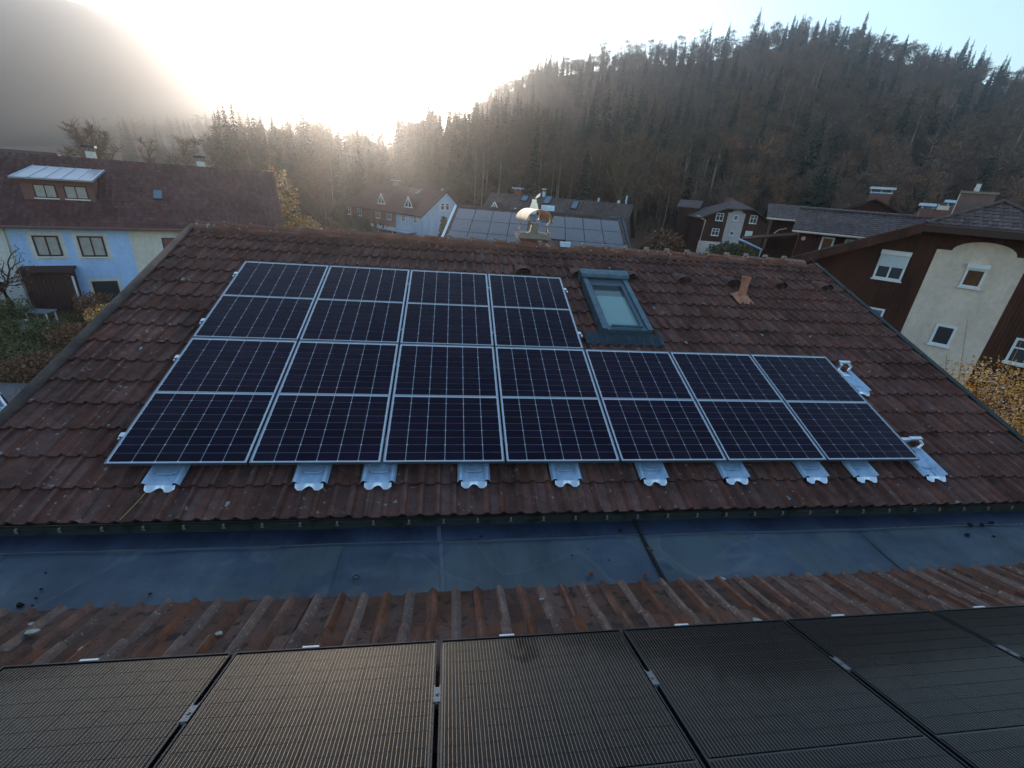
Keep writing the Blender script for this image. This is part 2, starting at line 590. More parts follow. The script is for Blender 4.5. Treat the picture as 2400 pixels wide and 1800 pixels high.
h_right = hill_fn(102, 330, 620, right_tops, 13, 0.95)
h_mid = hill_fn(260, 430, 640, mid_tops, 13, 1.1)
h_mount = hill_fn(480, 760, 1100, mount_tops, 3, 1.0)
hill("wooded_spur", m_floor, h_spur, -27, 25, 84, 260, 52, 22)
hill("wooded_hill", m_floor, h_right, -3, 76, 102, 620, 60, 34)
hill("low_hill", m_floor, h_mid, -41, 0, 260, 640, 30, 14)
hill("mountain", m_mount, h_mount, -80, -12, 480, 1100, 150, 40)

# ------------------------------------------------------------------ trees
def conifer_mesh(seed, H=20.0, dense=1.0, rad=3.3):
    rg = random.Random(seed)
    c = MB()
    z = H * 0.10
    while z < H * 0.985:
        t = (z - H * 0.1) / (H * 0.9)
        rr = rad * (1 - t) ** 0.8 * rg.uniform(0.75, 1.1) + 0.15
        nb = max(4, int(9 * (1 - 0.5 * t)))
        off = rg.uniform(0, 6.3)
        for k in range(nb):
            if rg.random() > 0.92 * dense:
                continue
            a = off + 6.283 * k / nb + rg.uniform(-.25, .25)
            L = rr * rg.uniform(0.7, 1.12)
            dr = L * rg.uniform(0.25, 0.5)
            ca, sa = math.cos(a), math.sin(a)
            w = L * rg.uniform(0.2, 0.32)
            root = Vector((0, 0, z + 0.25))
            mid = Vector((ca * L * .55, sa * L * .55, z - dr * .35))
            tip = Vector((ca * L, sa * L, z - dr + L * 0.08))
            sd_ = Vector((-sa, ca, 0)) * w
            dn = Vector((0, 0, -w * 0.8))
            c.tri(root, mid + sd_ + dn, tip)
            c.tri(root, tip, mid - sd_ + dn)
            c.tri(mid + sd_ * 1.3 + dn * 1.8, tip, mid + dn * .2)
            c.tri(mid - sd_ * 1.3 + dn * 1.8, mid + dn * .2, tip)
        z += H * 0.034 * rg.uniform(.8, 1.2) * (1.15 - 0.4 * t)
    c.tri((-.12, 0, H * .95), (.12, .05, H * .95), (0, 0, H * 1.02))
    t_ = MB()
    t_.tube([(0, 0, -1.5), (0.05, 0, H * .5), (0, 0, H * .96)], H * 0.011, 5, r2=0.03, cap=False)
    return t_, c


def bare_mesh(seed, H=18.0, spread=3.2, lean=0.0, twigs=420, base=0.32, limbs=16, tw=0.035):
    rg = random.Random(seed)
    t_ = MB()
    c = MB()
    top = Vector((lean * H, rg.uniform(-.3, .3), H * 0.93))
    pts = [Vector((0, 0, -1.5)), Vector((lean * H * .3 + rg.uniform(-.2, .2), rg.uniform(-.2, .2), H * .35)), Vector((lean * H * .7, rg.uniform(-.2, .2), H * .68)), top]
    t_.tube(pts, H * 0.0105, 5, r2=0.03, cap=False)

    def trunk_at(z):
        for k in range(3):
            if z <= pts[k + 1].z:
                f = (z - pts[k].z) / (pts[k + 1].z - pts[k].z)
                return pts[k].lerp(pts[k + 1], f)
        return pts[-1]
    ends = []
    for k in range(limbs):
        z = H * (base + (0.95 - base) * (k + rg.random()) / limbs)
        p = trunk_at(z)
        a = rg.uniform(0, 6.283)
        L = spread * (1.25 - 0.8 * (z / H)) * rg.uniform(.6, 1.15)
        up = rg.uniform(.8, 1.6)
        q = p + Vector((math.cos(a) * L * .6, math.sin(a) * L * .6, L * up * .6))
        e = p + Vector((math.cos(a) * L, math.sin(a) * L, min(L * up * 1.15, H * 1.03 - p.z)))
        c.tube([p, q, e], 0.06, 3, r2=0.02, cap=False)
        ends += [(p, q), (q, e), (q, e)]
    for k in range(twigs):
        a, b = rg.choice(ends)
        p = a.lerp(b, rg.random())
        d = Vector((rg.gauss(0, .7), rg.gauss(0, .7), rg.uniform(.1, 1.2))).normalized()
        L = rg.uniform(.6, 1.9) * spread / 3.2
        s_ = d.cross(Vector((rg.random() - .5, rg.random() - .5, rg.random() - .5))).normalized() * tw
        c.tri(p - s_, p + s_, p + d * L)
        d2 = (d + Vector((rg.gauss(0, .5), rg.gauss(0, .5), rg.gauss(0, .3)))).normalized()
        m_ = p + d * L * .5
        c.tri(m_ - s_ * .8, m_ + s_ * .8, m_ + d2 * L * .6)
    return t_, c


def round_mesh(seed, H=15.0, rad=3.6, twigs=430, tw=.09):
    """broad crowned leafless tree: forking limbs that fill a rounded, uneven crown"""
    rg = random.Random(seed)
    t_, c = MB(), MB()
    zc, rz_c = H * .64, H * .37
    top = Vector((rg.uniform(-.6, .6), rg.uniform(-.6, .6), H * .62))
    t_.tube([(0, 0, -1.5), (rg.uniform(-.3, .3), rg.uniform(-.3, .3), H * .3), top], H * .011, 5, r2=.07, cap=False)
    lobes = [(Vector((rg.gauss(0, rad * .5), rg.gauss(0, rad * .5), zc + rg.uniform(-.55, .75) * rz_c)), rad * rg.uniform(.35, .62)) for _ in range(9)]
    for ctr, rr in lobes:
        p0 = Vector((0, 0, H * .3)).lerp(top, rg.random())
        c.tube([p0, p0.lerp(ctr, .55) + Vector((0, 0, -.3)), ctr], .09, 3, r2=.03, cap=False)
    for k in range(twigs):
        ctr, rr = rg.choice(lobes)
        d = Vector((rg.gauss(0, 1), rg.gauss(0, 1), rg.gauss(.35, .9))).normalized()
        p = ctr + d * rr * rg.uniform(.15, .75)
        e = p + (d + Vector((rg.gauss(0, .3), rg.gauss(0, .3), .35))).normalized() * rr * rg.uniform(.35, .8)
        s_ = (e - p).cross(Vector((rg.random() - .5, rg.random() - .5, rg.random() - .5))).normalized() * tw
        c.tri(p - s_, p + s_, e)
        q = p.lerp(e, .45)
        e2 = q + (d + Vector((rg.gauss(0, .7), rg.gauss(0, .7), rg.gauss(0, .4)))).normalized() * rr * .4
        c.tri(q - s_ * .8, q + s_ * .8, e2)
    return t_, c


def np_mesh(mb):
    """triangulated arrays"""
    V = np.array(mb.v, dtype=np.float64)
    F = []
    for f in mb.f:
        for k in range(1, len(f) - 1):
            F.append((f[0], f[k], f[k + 1]))
    return V, np.array(F, dtype=np.int64)


CON = [conifer_mesh(s, 20, d, r_) for s, d, r_ in ((1, 1, 3.1), (2, .95, 3.6), (3, .85, 2.6), (4, 1, 2.9))]
BARE = [bare_mesh(11, 18, 3.4, .0, 620, .25, 18, .055), round_mesh(12, 17, 3.8, 620, .055), round_mesh(13, 15, 3.4, 620, .055), bare_mesh(14, 18, 3.9, .04, 620, .3, 18, .055), round_mesh(15, 18, 3.2, 620, .055)]
CONm = [(t_.mesh("trunk", m_darkbark), c.mesh("crown", m_needle)) for t_, c in CON]
BAREF = [round_mesh(s, H_, rd_, 420, .10) for s, H_, rd_ in ((31, 15, 3.4), (32, 17, 4.2), (33, 13, 3.6), (34, 16, 3.0), (35, 14, 4.4))]
BAREm = [(t_.mesh("trunk", m_bark if k_ == 3 else m_bark2), c.mesh("crown", m_twig)) for k_, (t_, c) in enumerate(BARE)]
BAREm2 = [(t_.mesh("trunk", m_bark2), c.mesh("crown", m_twig2)) for t_, c in BARE]

tree_spots = []       # (dist, x, y, z, scale, type, zone)
rg = random.Random(21)


def scatter(h, a0, a1, r0, r1, n, con_p, zone, hs=(0.75, 1.15), crest_bias=0.0, tops=None):
    for _ in range(n):
        az = rg.uniform(a0, a1)
        if rg.random() < crest_bias:
            r = r1 - abs(rg.gauss(0, (r1 - r0) * .06))
        else:
            r = math.sqrt(rg.uniform(r0 * r0, r1 * r1))
        x, y = polar(az, r)
        s_ = rg.uniform(*hs)
        cp = con_p(az, r) if callable(con_p) else con_p
        ty = 0 if rg.random() < cp else (2 if rg.random() < 0.22 else 1)
        tree_spots.append((r, x, y, h(az, r) - 0.2, s_, ty, zone))


scatter(h_spur, -24, 2, 96, 168, 330, lambda a, r: 0.55 if a < -4 else 0.65, "spur", (0.62, 0.9), 0.25)
scatter(h_spur, -6.3, 1, 100, 160, 60, 0.6, "spur", (0.7, 0.95), 0.2)
scatter(h_spur, 2, 22, 92, 165, 250, lambda a, r: 0.12 if r < 125 else 0.5, "spur", (0.65, 0.95), 0.15)
scatter(h_right, 18, 58, 104, 180, 330, 0.12, "slope", (0.6, 0.95))
scatter(h_right, 2, 58, 170, 325, 1100, lambda a, r: 0.10 + .45 * (math.sin(a * .5 + r * .03) > .55), "hill", (0.42, 0.78), 0.10)
scatter(h_right, 2, 58, 318, 336, 300, lambda a, r: 0.25 + .35 * (math.sin(a * 1.3) > .3), "hill", (0.2, 0.6))
scatter(h_right, 15, 33, 322, 334, 26, lambda a, r: 0.15, "hill", (0.75, 1.0))
scatter(h_mid, -34, -8, 300, 436, 170, 0.5, "mist", (0.7, 1.0), 0.35)
# a belt of bare trees behind the long red roof on the left, clear of the sun's path
for k in range(46):
    az = rg.uniform(-34, -13.5)
    r = rg.uniform(62, 100)
    x, y = polar(az, r)
    tree_spots.append((r, x, y, GZ - .3, rg.uniform(.42, .66) if az < -25 or az > -18 else rg.uniform(.55, .8), 1 if rg.random() < .7 else 2, "belt"))
PALE = [bare_mesh(s_, 21, 2.6, ln_, 380, .58, 11, .06) for s_, ln_ in ((51, .0), (52, .02), (53, -.02))]
PALEm = [(t_.mesh("trunk", m_bark), c.mesh("crown", m_twig)) for t_, c in PALE]
for k in range(64):
    az = rg.choice((rg.uniform(2, 14), rg.uniform(12, 30), rg.uniform(12, 30), rg.uniform(33, 52)))
    r = rg.uniform(88, 112) if az < 16 else rg.uniform(106, 128)
    if az > 33:
        r = rg.uniform(140, 215)
    x, y = polar(az, r)
    tree_spots.append((r * .5, x, y, (h_spur if az < 16 else h_right)(az, r) - .2, rg.uniform(.62, .95), 3, "pale"))
for k in range(34):
    az = rg.choice((rg.uniform(-4, 10), rg.uniform(10, 30)))
    r = rg.uniform(118, 150)
    x, y = polar(az, r)
    tree_spots.append((r * .6, x, y, max(h_spur(az, r), h_right(az, r)) - .3, rg.uniform(.62, 1.0), 0, "tall"))
# named tall spruces in front of the hill
for az, r, hgt in ((16.6, 128, 22), (15.3, 126, 19), (19.0, 128, 23), (21.5, 130, 20), (26.4, 140, 15), (28.2, 142, 14), (13.0, 120, 15), (-0.6, 150, 17), (2.1, 150, 18), (3.2, 148, 15), (29.7, 322, 22), (45.9, 325, 16), (38.4, 326, 17)):
    x, y = polar(az, r)
    hh = h_spur(az, r) if r < 200 and az < 14 else h_right(az, r)
    tree_spots.append((r * .6, x, y, hh - .2, hgt / 20.0, 0, "tall"))

# keep the sun's path to the ridge clear
def blocks_sun(t):
    r, x, y, z, s_, ty, zone = t
    d = math.hypot(x - CAM.x, y - CAM.y)
    az = math.degrees(math.atan2(x - CAM.x, y - CAM.y))
    H = (20 if ty == 0 else 18) * s_
    return -13.4 < az < -6.2 and (z + H - 1.4) / d > math.tan(R(5.6))


tree_spots = [t for t in tree_spots if not blocks_sun(t)]
tree_spots.sort(key=lambda t: t[0])
n_ind = 290
SECT = [(-16, "behind the long red roof"), (-9, "in the sun glare left of the row houses"), (-1, "behind the row house with the blue gable"), (12, "behind the left part of the panel roof"), (24, "behind the long dark roof"),
        (30, "above the round rusty bush"), (36, "behind the arched panel house"), (44, "behind the brown tiled roof"), (90, "behind the large brown house")]
HOW = {(0, "spur"): "dark spruce in the forest edge", (1, "spur"): "leafless tree in the forest edge", (2, "spur"): "russet leafless tree in the forest edge", (0, "slope"): "dark spruce low on the hillside",
       (1, "slope"): "leafless tree low on the hillside", (2, "slope"): "russet leafless tree low on the hillside", (0, "tall"): "tall pointed spruce above the bare wood", (1, "belt"): "leafless tree in the misty belt",
       (2, "belt"): "reddish leafless tree in the misty belt", (0, "hill"): "spruce high on the hillside", (1, "hill"): "leafless tree high on the hillside", (2, "hill"): "russet tree high on the hillside",
       (0, "mist"): "spruce on the misty low hill", (1, "mist"): "leafless tree on the misty low hill", (2, "mist"): "russet tree on the misty low hill", (3, "pale"): "tall slender leafless tree with bright pale trunk"}
for k, t in enumerate(tree_spots[:n_ind]):
    r, x, y, z, s_, ty, zone = t
    nm = "spruce_tree" if ty == 0 else "bare_tree"
    az_ = math.degrees(math.atan2(x - CAM.x, y - CAM.y))
    where = next(w_ for lim, w_ in SECT if az_ < lim)
    lb = HOW[(ty, zone)] + " " + where
    gr = lb + ", several alike"
    Mw = T(x, y, z) @ Matrix.Rotation(rg.uniform(0, 6.28), 4, 'Z') @ Matrix.Diagonal((s_ * rg.uniform(.85, 1.1), s_ * rg.uniform(.85, 1.1), s_, 1))
    e = empty(nm, Mw, lb, "tree", gr)
    src = rg.choice((CONm, BAREm, BAREm2, PALEm)[ty])
    part("trunk", src[0], None, e, Mw)
    part("crown", src[1], None, e, Mw)


def forest_mass(name, spots, label, m_list):
    V, F, MI = [], [], []
    off = 0
    arr = {}
    for ty, lst in ((0, CON), (1, BAREF), (2, BAREF), (3, PALE)):
        arr[ty] = [(np_mesh(a), np_mesh(b)) for a, b in lst]
    for t in spots:
        r, x, y, z, s_, ty, zone = t
        tr, cr = rg.choice(arr[ty])
        a = rg.uniform(0, 6.28)
        ca, sa = math.cos(a) * s_, math.sin(a) * s_
        for (v, f), mi in ((tr, (0 if rg.random() < .14 else 5) if ty else 1), (cr, 2 if ty == 0 else (3 if ty == 1 else 4))):
            w = np.empty_like(v)
            w[:, 0] = v[:, 0] * ca - v[:, 1] * sa + x
            w[:, 1] = v[:, 0] * sa + v[:, 1] * ca + y
            w[:, 2] = v[:, 2] * s_ + z
            V.append(w)
            F.append(f + off)
            MI.append(np.full(len(f), mi, dtype=np.int32))
            off += len(v)
    V = np.concatenate(V)
    F = np.concatenate(F)
    MI = np.concatenate(MI)
    me = bpy.data.meshes.new(name)
    me.vertices.add(len(V))
    me.vertices.foreach_set("co", V.ravel())
    me.loops.add(len(F) * 3)
    me.loops.foreach_set("vertex_index", F.ravel().astype(np.int32))
    me.polygons.add(len(F))
    me.polygons.foreach_set("loop_start", np.arange(0, len(F) * 3, 3, dtype=np.int32))
    for m in m_list:
        me.materials.append(m)
    me.polygons.foreach_set("material_index", MI)
    me.update(calc_edges=True)
    o = place(name, me, I4)
    tag(o, label, "forest", None, 'stuff')


rest = tree_spots[n_ind:]
forest_mass("forest", rest, "dense mixed bare and spruce forest covering the hillsides", [m_bark, m_darkbark, m_needle, m_twig, m_twig2, m_bark2])

# undergrowth on the lower slope: low shrubs nobody could count
ug = MB()
for k in range(5200):
    az = rg.uniform(-24, 58)
    r = rg.uniform(86, 175) if az < 18 else rg.uniform(103, 240)
    hh = h_spur if az < 16 else h_right
    x, y = polar(az, r)
    z = hh(az, r)
    for q in range(3):
        a = rg.uniform(0, 6.28)
        w = rg.uniform(.3, .9)
        H = rg.uniform(.8, 2.6)
        dx, dy = math.cos(a) * w, math.sin(a) * w
        ox, oy = rg.gauss(0, .8), rg.gauss(0, .8)
        ug.tri((x + ox - dx, y + oy - dy, z), (x + ox + dx, y + oy + dy, z), (x + ox + dx * .6, y + oy + rg.gauss(0, .4), z + H))
o = place("undergrowth", ug.mesh("undergrowth", mat("undergrowth", (0.085, 0.055, 0.035), (0.055, 0.06, 0.03), .05, .95, rand=.35)), I4)
tag(o, "brown undergrowth between the trunks on the hillside", "undergrowth", None, 'stuff')

# ------------------------------------------------------------------ generic house pieces
def haz(az):
    a = R(az)
    h = Vector((math.sin(a), math.cos(a), 0))      # along the facade, left to right
    b = Vector((-h.y, h.x, 0))                      # away from the viewer
    return h, b


def hframe(x, y, az):
    """local x = along facade (left to right), local y = depth away from viewer, z up (absolute)"""
    h, b = haz(az)
    return frame((x, y, 0), h, b, (0, 0, 1))


def window(parent, Mw, x0, x1, z0, z1, y=0.0, fm=None, gm=None, bars=(1, 0), fw=0.07, sill=True, shutter=0.0):
    """frame ring, glazing bars, pane and sill; y is the wall face, the window stands 3 cm proud"""
    fm = fm or m_white
    gm = gm or m_glass
    f = MB()
    f.box(x0, x0 + fw, y - .05, y + .02, z0, z1)
    f.box(x1 - fw, x1, y - .05, y + .02, z0, z1)
    f.box(x0 + fw, x1 - fw, y - .05, y + .02, z1 - fw, z1)
    f.box(x0 + fw, x1 - fw, y - .05, y + .02, z0, z0 + fw)
    nx, nz = bars
    for k in range(nx):
        xx = x0 + (x1 - x0) * (k + 1) / (nx + 1)
        f.box(xx - fw * .4, xx + fw * .4, y - .047, y + .02, z0 + fw, z1 - fw)
    for k in range(nz):
        zz = z0 + (z1 - z0) * (k + 1) / (nz + 1) + (z1 - z0) * .12
        f.box(x0 + fw, x1 - fw, y - .044, y + .02, zz - fw * .35, zz + fw * .35)
    w = part("window", f, fm, parent, Mw)
    p = MB()
    p.quad((x0 + fw, y - .02, z0 + fw), (x1 - fw, y - .02, z0 + fw), (x1 - fw, y - .02, z1 - fw), (x0 + fw, y - .02, z1 - fw))
    part("pane", p, gm, w, Mw)
    if sill:
        s_ = MB()
        s_.box(x0 - .05, x1 + .05, y - .12, y + .02, z0 - .06, z0 - .003)
        part("sill", s_, m_white, w, Mw)
    if shutter:
        s_ = MB()
        s_.box(x0 - .02, x1 + .02, y - .16, y + .02, z1 + .003, z1 + .2)
        part("shutter_box", s_, m_white, w, Mw)
        n = max(1, int(shutter / .07))
        if shutter > .25:
            s_ = MB()
            for k in range(n):
                zz = z1 - .07 * (k + 1)
                s_.box(x0 + fw * .5, x1 - fw * .5, y - .085, y - .055, zz + .006, zz + .07)
            part("shutter", s_, mat_shutter, w, Mw)
    return w


mat_shutter = mat("pale roller shutter", (0.60, 0.64, 0.68), None, rough=0.5)


def roof_tiles(parent, P0, hx, vv, L, W, m, gauge=.36, cover=.30, lift=0.03, Mw=I4):
    """relief of interlocking tiles too small to pick apart: one stepped wavy sheet per course"""
    P0, hx, vv = Vector(P0), Vector(hx).normalized(), Vector(vv).normalized()
    n = hx.cross(vv)
    mb = MB()
    nr = max(1, int(round(W / gauge)))
    nc = max(1, int(round(L / cover)))
    gu, cv = W / nr, L / nc
    for i in range(nr):
        for j in range(nc):
            b0 = P0 + hx * (j * cv) + vv * (i * gu)
            a = b0 + n * lift
            q = b0 + n * (lift + .035) + hx * cv * .55
            c = b0 + n * lift + hx * cv
            up = vv * gu - n * lift * .8
            mb.quad(a, q, q + up, a + up)
            mb.quad(q, c, c + up, q + up)
            mb.quad(b0, b0 + hx * cv * .55, q, a)
            mb.quad(b0 + hx * cv * .55, b0 + hx * cv, c, q)
    return part("roof_tiling", mb, m, parent, Mw, kind='stuff')


def slab(mb, a, b, c, d, t, mi=0):
    a, b, c, d = map(Vector, (a, b, c, d))
    n = (b - a).cross(d - a).normalized()
    mb.prism([a - n * t, b - n * t, c - n * t, d - n * t], n * t, mi)


# ------------------------------------------------------------------ the roof with the silver framed panels
PH = R(19.2)
cP, sP = math.cos(PH), math.sin(PH)
MAIN = Matrix(((1, 0, 0, 0), (0, cP, -sP, 0), (0, sP, cP, 0), (0, 0, 0, 1)))
NEAR = frame((0.766, -1.877, 0.083), (-1, 0, 0), (0, -0.93678, 0.34992), (0, 0.34992, 0.93678))   # local x runs right to left


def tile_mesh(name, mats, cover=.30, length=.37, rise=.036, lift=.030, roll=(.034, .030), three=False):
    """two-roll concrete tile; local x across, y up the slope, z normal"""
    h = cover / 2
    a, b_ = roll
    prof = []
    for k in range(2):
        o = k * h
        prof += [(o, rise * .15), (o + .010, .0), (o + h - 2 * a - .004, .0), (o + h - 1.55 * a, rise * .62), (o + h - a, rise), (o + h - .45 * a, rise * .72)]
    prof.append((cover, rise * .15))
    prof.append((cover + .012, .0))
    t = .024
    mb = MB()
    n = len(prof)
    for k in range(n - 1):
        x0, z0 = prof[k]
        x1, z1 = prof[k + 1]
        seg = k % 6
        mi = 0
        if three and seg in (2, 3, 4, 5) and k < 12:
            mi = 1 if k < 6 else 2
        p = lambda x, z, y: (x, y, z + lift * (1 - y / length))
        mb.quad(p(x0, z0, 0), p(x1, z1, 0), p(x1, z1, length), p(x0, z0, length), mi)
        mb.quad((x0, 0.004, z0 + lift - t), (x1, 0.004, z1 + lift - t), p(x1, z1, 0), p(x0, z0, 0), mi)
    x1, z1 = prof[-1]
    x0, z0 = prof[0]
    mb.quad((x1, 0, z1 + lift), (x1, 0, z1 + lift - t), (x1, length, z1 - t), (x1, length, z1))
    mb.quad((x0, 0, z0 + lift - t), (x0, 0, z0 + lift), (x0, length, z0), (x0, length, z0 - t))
    return mb.mesh(name, mats)


TW = -0.165           # plane of the tile pans below the panel glass
EAVE, RIDGE = -0.48, 4.80
U0, U1 = -1.20, 9.90

house = empty("house", T(4.4, 2.0, GZ), "house under a dark tiled roof carrying the silver framed solar panels", "house")
w = MB()
w.box(U0 + .35, U1 - .35, .1, 8.6, GZ, -.62)
part("wall", w, m_palewall, house)
ry_, rz_ = (MAIN @ Vector((0, RIDGE, TW - .06)))[1:]
d = MB()
d.prism([(U0 + .02, EAVE + .03, TW - .05), (U1 - .02, EAVE + .03, TW - .05), (U1 - .02, RIDGE, TW - .05), (U0 + .02, RIDGE, TW - .05)], (0, 0, .03))
roof = part("roof", d, m_deck, house, MAIN)
d = MB()
slab(d, (U1, ry_, rz_), (U0, ry_, rz_), (U0, ry_ + 4.9, rz_ - 1.72), (U1, ry_ + 4.9, rz_ - 1.72), .08)
part("rear_slope", d, m_roof_red, house)
d = MB()
for gx in (U0 + .36, U1 - .36):
    d.prism([(gx, .1, -.62), (gx, 8.6, -.62), (gx, ry_, rz_ - .12)], (.1 if gx < 0 else -.1, 0, 0))
part("gable", d, m_palewall, house)

TM = tile_mesh("tile", [m_tile])
spots = []
GAU = .33
covered = [(0, 8.06, .16, 1.62), (0, 4.6, 1.62, 3.42), (4.88, 5.80, 2.16, 3.72)]
vent_spots = [(4.06, 3.82), (4.98, 3.82), (5.90, 3.82), (6.82, 3.82), (7.72, 3.82), (8.62, 3.82), (9.52, 3.82)]
for i in range(16):
    v = EAVE + GAU * i
    for j in range(37):
        u = U0 + .3 * j
        if any(a <= u + .02 and u + .28 <= b and c_ <= v + .03 and v + .31 <= d_ for a, b, c_, d_ in covered):
            continue
        if v + .3 < .17 and i == 1 and any(abs(u - hu) < .1 for hu in (.3, 1.5, 2.1, 3.0, 3.9, 4.8, 5.7, 6.6, 7.2)):
            continue
        spots.append((u, v))


def seen(u, v):
    p = MAIN @ Vector((u + .15, v + .15, TW))
    return (p - CAM).length


spots.sort(key=lambda s_: seen(*s_))
for k, (u, v) in enumerate(spots[:300]):
    jx, jv, jz = random.gauss(0, .0025), random.gauss(0, .004), random.gauss(0, .0012)
    part("tile", TM, None, roof, MAIN @ T(u + jx, v + jv, TW + jz) @ Matrix.Rotation(random.gauss(0, .006), 4, 'Z'))
base = [(Vector(v_.co)) for v_ in TM.vertices]
polys = [tuple(p.vertices) for p in TM.polygons]
rest_t = MB()
for (u, v) in spots[300:]:
    i0 = len(rest_t.v)
    jz = random.gauss(0, .0012)
    # shared vertices keep the rows of one tile in one island
    rest_t.v += [(b.x + u, b.y + v, b.z + TW + jz) for b in base]
    for p in polys:
        rest_t.f.append(tuple(i0 + q for q in p))
        rest_t.m.append(0)
part("tiling", rest_t, [m_tile], roof, MAIN, kind='stuff')

# ridge caps
def cap_mesh(L=.44, r0=.125, r1=.105):
    mb = MB()
    n = 8
    rows = []
    for y, r in ((0, r0), (L, r1)):
        rows.append([(y, math.cos(math.pi * k / n) * r * 1.15, math.sin(math.pi * k / n) * r * .85) for k in range(n + 1)])
    for k in range(n):
        mb.quad(rows[0][k], rows[0][k + 1], rows[1][k + 1], rows[1][k])
    inner = [(0, p[1] * .84, p[2] * .8) for p in rows[0]]
    for k in range(n):
        mb.quad(inner[k], inner[k + 1], rows[0][k + 1], rows[0][k])
    return mb.mesh("ridge_tile", [m_ridge])


CAPM = cap_mesh()
ry2, rz2 = (MAIN @ Vector((0, RIDGE, TW)))[1:]
nclip = 0
for k in range(28):
    x = -1.16 + .40 * k
    if x + .4 > U1 + .1:
        break
    # each cap overlaps its neighbour on the right: the raised end is on the left
    Mw = T(x, ry2 + .02, rz2 + .012) @ Matrix.Rotation(R(1.6 + random.gauss(0, .5)), 4, 'Y') @ Matrix.Rotation(random.gauss(0, .012), 4, 'Z')
    part("ridge_tile", CAPM, None, roof, Mw)
    cl = MB()
    if x > 2.5:
        cl.box(-.02, .05, -.03, .03, .095, .135)
        cl.box(-.012, .035, -.10, -.07, .05, .098)
    else:
        cl.box(-.005, .02, -.02, .02, .10, .112)
    part("ridge_clip", cl, m_mortar, roof, T(x, ry2 + .02, rz2 + .012))
rc = MB()
rc.grid(lambda a, b: (U0 + .05 + (U1 - U0 - .1) * a, RIDGE - .17 + .07 * b, TW + .035 + .02 * b + .006 * math.sin(a * 460)), 74, 1)
part("ridge_flashing", rc, m_tile_red, roof, MAIN)

# verges
vg = MB()
vg.tube([(U0 - .03, EAVE - .03, TW + .02), (U0 - .03, RIDGE + .02, TW + .02)], .058, 10)
vg.box(U0 - .11, U0 - .03, EAVE - .03, RIDGE, TW - .17, TW + .01)
part("verge_trim", vg, m_verge, roof, MAIN, smooth=True)
vg = MB()
vg.box(U1 + .01, U1 + .10, EAVE - .03, RIDGE + .04, TW - .16, TW + .05)
vg.box(U1 + .10, U1 + .16, EAVE - .03, RIDGE + .04, TW - .13, TW - .02)
part("verge_flashing", vg, m_fascia, roof, MAIN)
lc = MB()
lc.tube([(U1 - .02, EAVE, TW + .085), (U1 - .02, RIDGE - .05, TW + .085), (U1 - .15, RIDGE + .05, TW + .16)], .006, 5)
for k in range(6):
    lc.box(U1 - .035, U1 - .005, .3 + k * .85, .325 + k * .85, TW + .02, TW + .092)
part("lightning_conductor", lc, m_galv2, roof, MAIN)
pk = MB()
pk.tube([(U1 + .03, ry2 - .12, rz2 - .04), (U1 + .12, ry2 - .16, rz2 - .07)], .055, 8)
part("conductor_cap", pk, m_terra, roof)

# eave strip with bird comb clips
es = MB()
es.box(U0 - .1, U1 + .14, -.402, -.372, -.440, -.338)
es.box(U0 - .1, U1 + .14, -.410, -.402, -.348, -.335)
part("eave_strip", es, m_fascia, house)
for k in range(36):
    cl = MB()
    cl.box(-.007, .007, -.034, -.012, -.034, -.012)
    cl.box(-.014, .014, -.038, -.034, -.048, -.034)
    part("eave_clip", cl, m_mortar, roof, MAIN @ T(U0 + .15 + .302 * k, EAVE, TW))

# vent tiles (small hoods)
vt = MB()
vt.grid(lambda a, b: (-.13 + .26 * a, .30 * b, .012 + .085 * math.sin(math.pi * a) ** .7 * (1 - b) ** .8 + .02 * (1 - b)), 8, 4)
vt.poly([(-.13 + .26 * k / 8, .004, .010 + .075 * math.sin(math.pi * k / 8) ** .7) for k in range(9)], 1)
VTM = vt.mesh("vent_tile", [m_tile, m_deck])
for k, (u, v) in enumerate(vent_spots):
    part("vent_tile", VTM, None, roof, MAIN @ T(u, v, TW + .03))

# yellow straw-like cable under the left bracket
yc = MB()
yc.tube([(.30, -.47, TW + .045), (.35, -.33, TW + .05), (.385, -.22, TW + .06)], .004, 5)
solo("cable_end", yc, mat("yellow cable", (0.36, 0.27, 0.08), None, rough=.5), "thin yellow cable end hanging below the leftmost metal roof tile", "cable", Mw=MAIN)

# lichen crusts
lich = [(-.72, 3.2), (-.55, 1.7), (.05, 1.75), (-.1, 1.5), (-.3, .55), (.2, 2.9), (6.0, 3.0), (6.6, 2.5), (7.5, 2.4), (6.2, 2.15), (8.3, 2.4), (6.9, 3.2), (9.3, 1.95), (6.3, -.38), (7.9, -.3), (1.05, -.33), (5.6, 4.2), (4.3, 4.3), (2.2, 4.2), (-.9, 4.45)]
for k, (u, v) in enumerate(lich):
    lm = MB()
    r_ = random.uniform(.012, .028)
    pts = [(math.cos(a) * r_ * random.uniform(.6, 1.2), math.sin(a) * r_ * random.uniform(.8, 1.6), 0) for a in [i * .785 for i in range(8)]]
    lm.prism(pts, (0, 0, .004))
    part("lichen_patch", lm, m_lichen, roof, MAIN @ T(u, v, TW + .032))

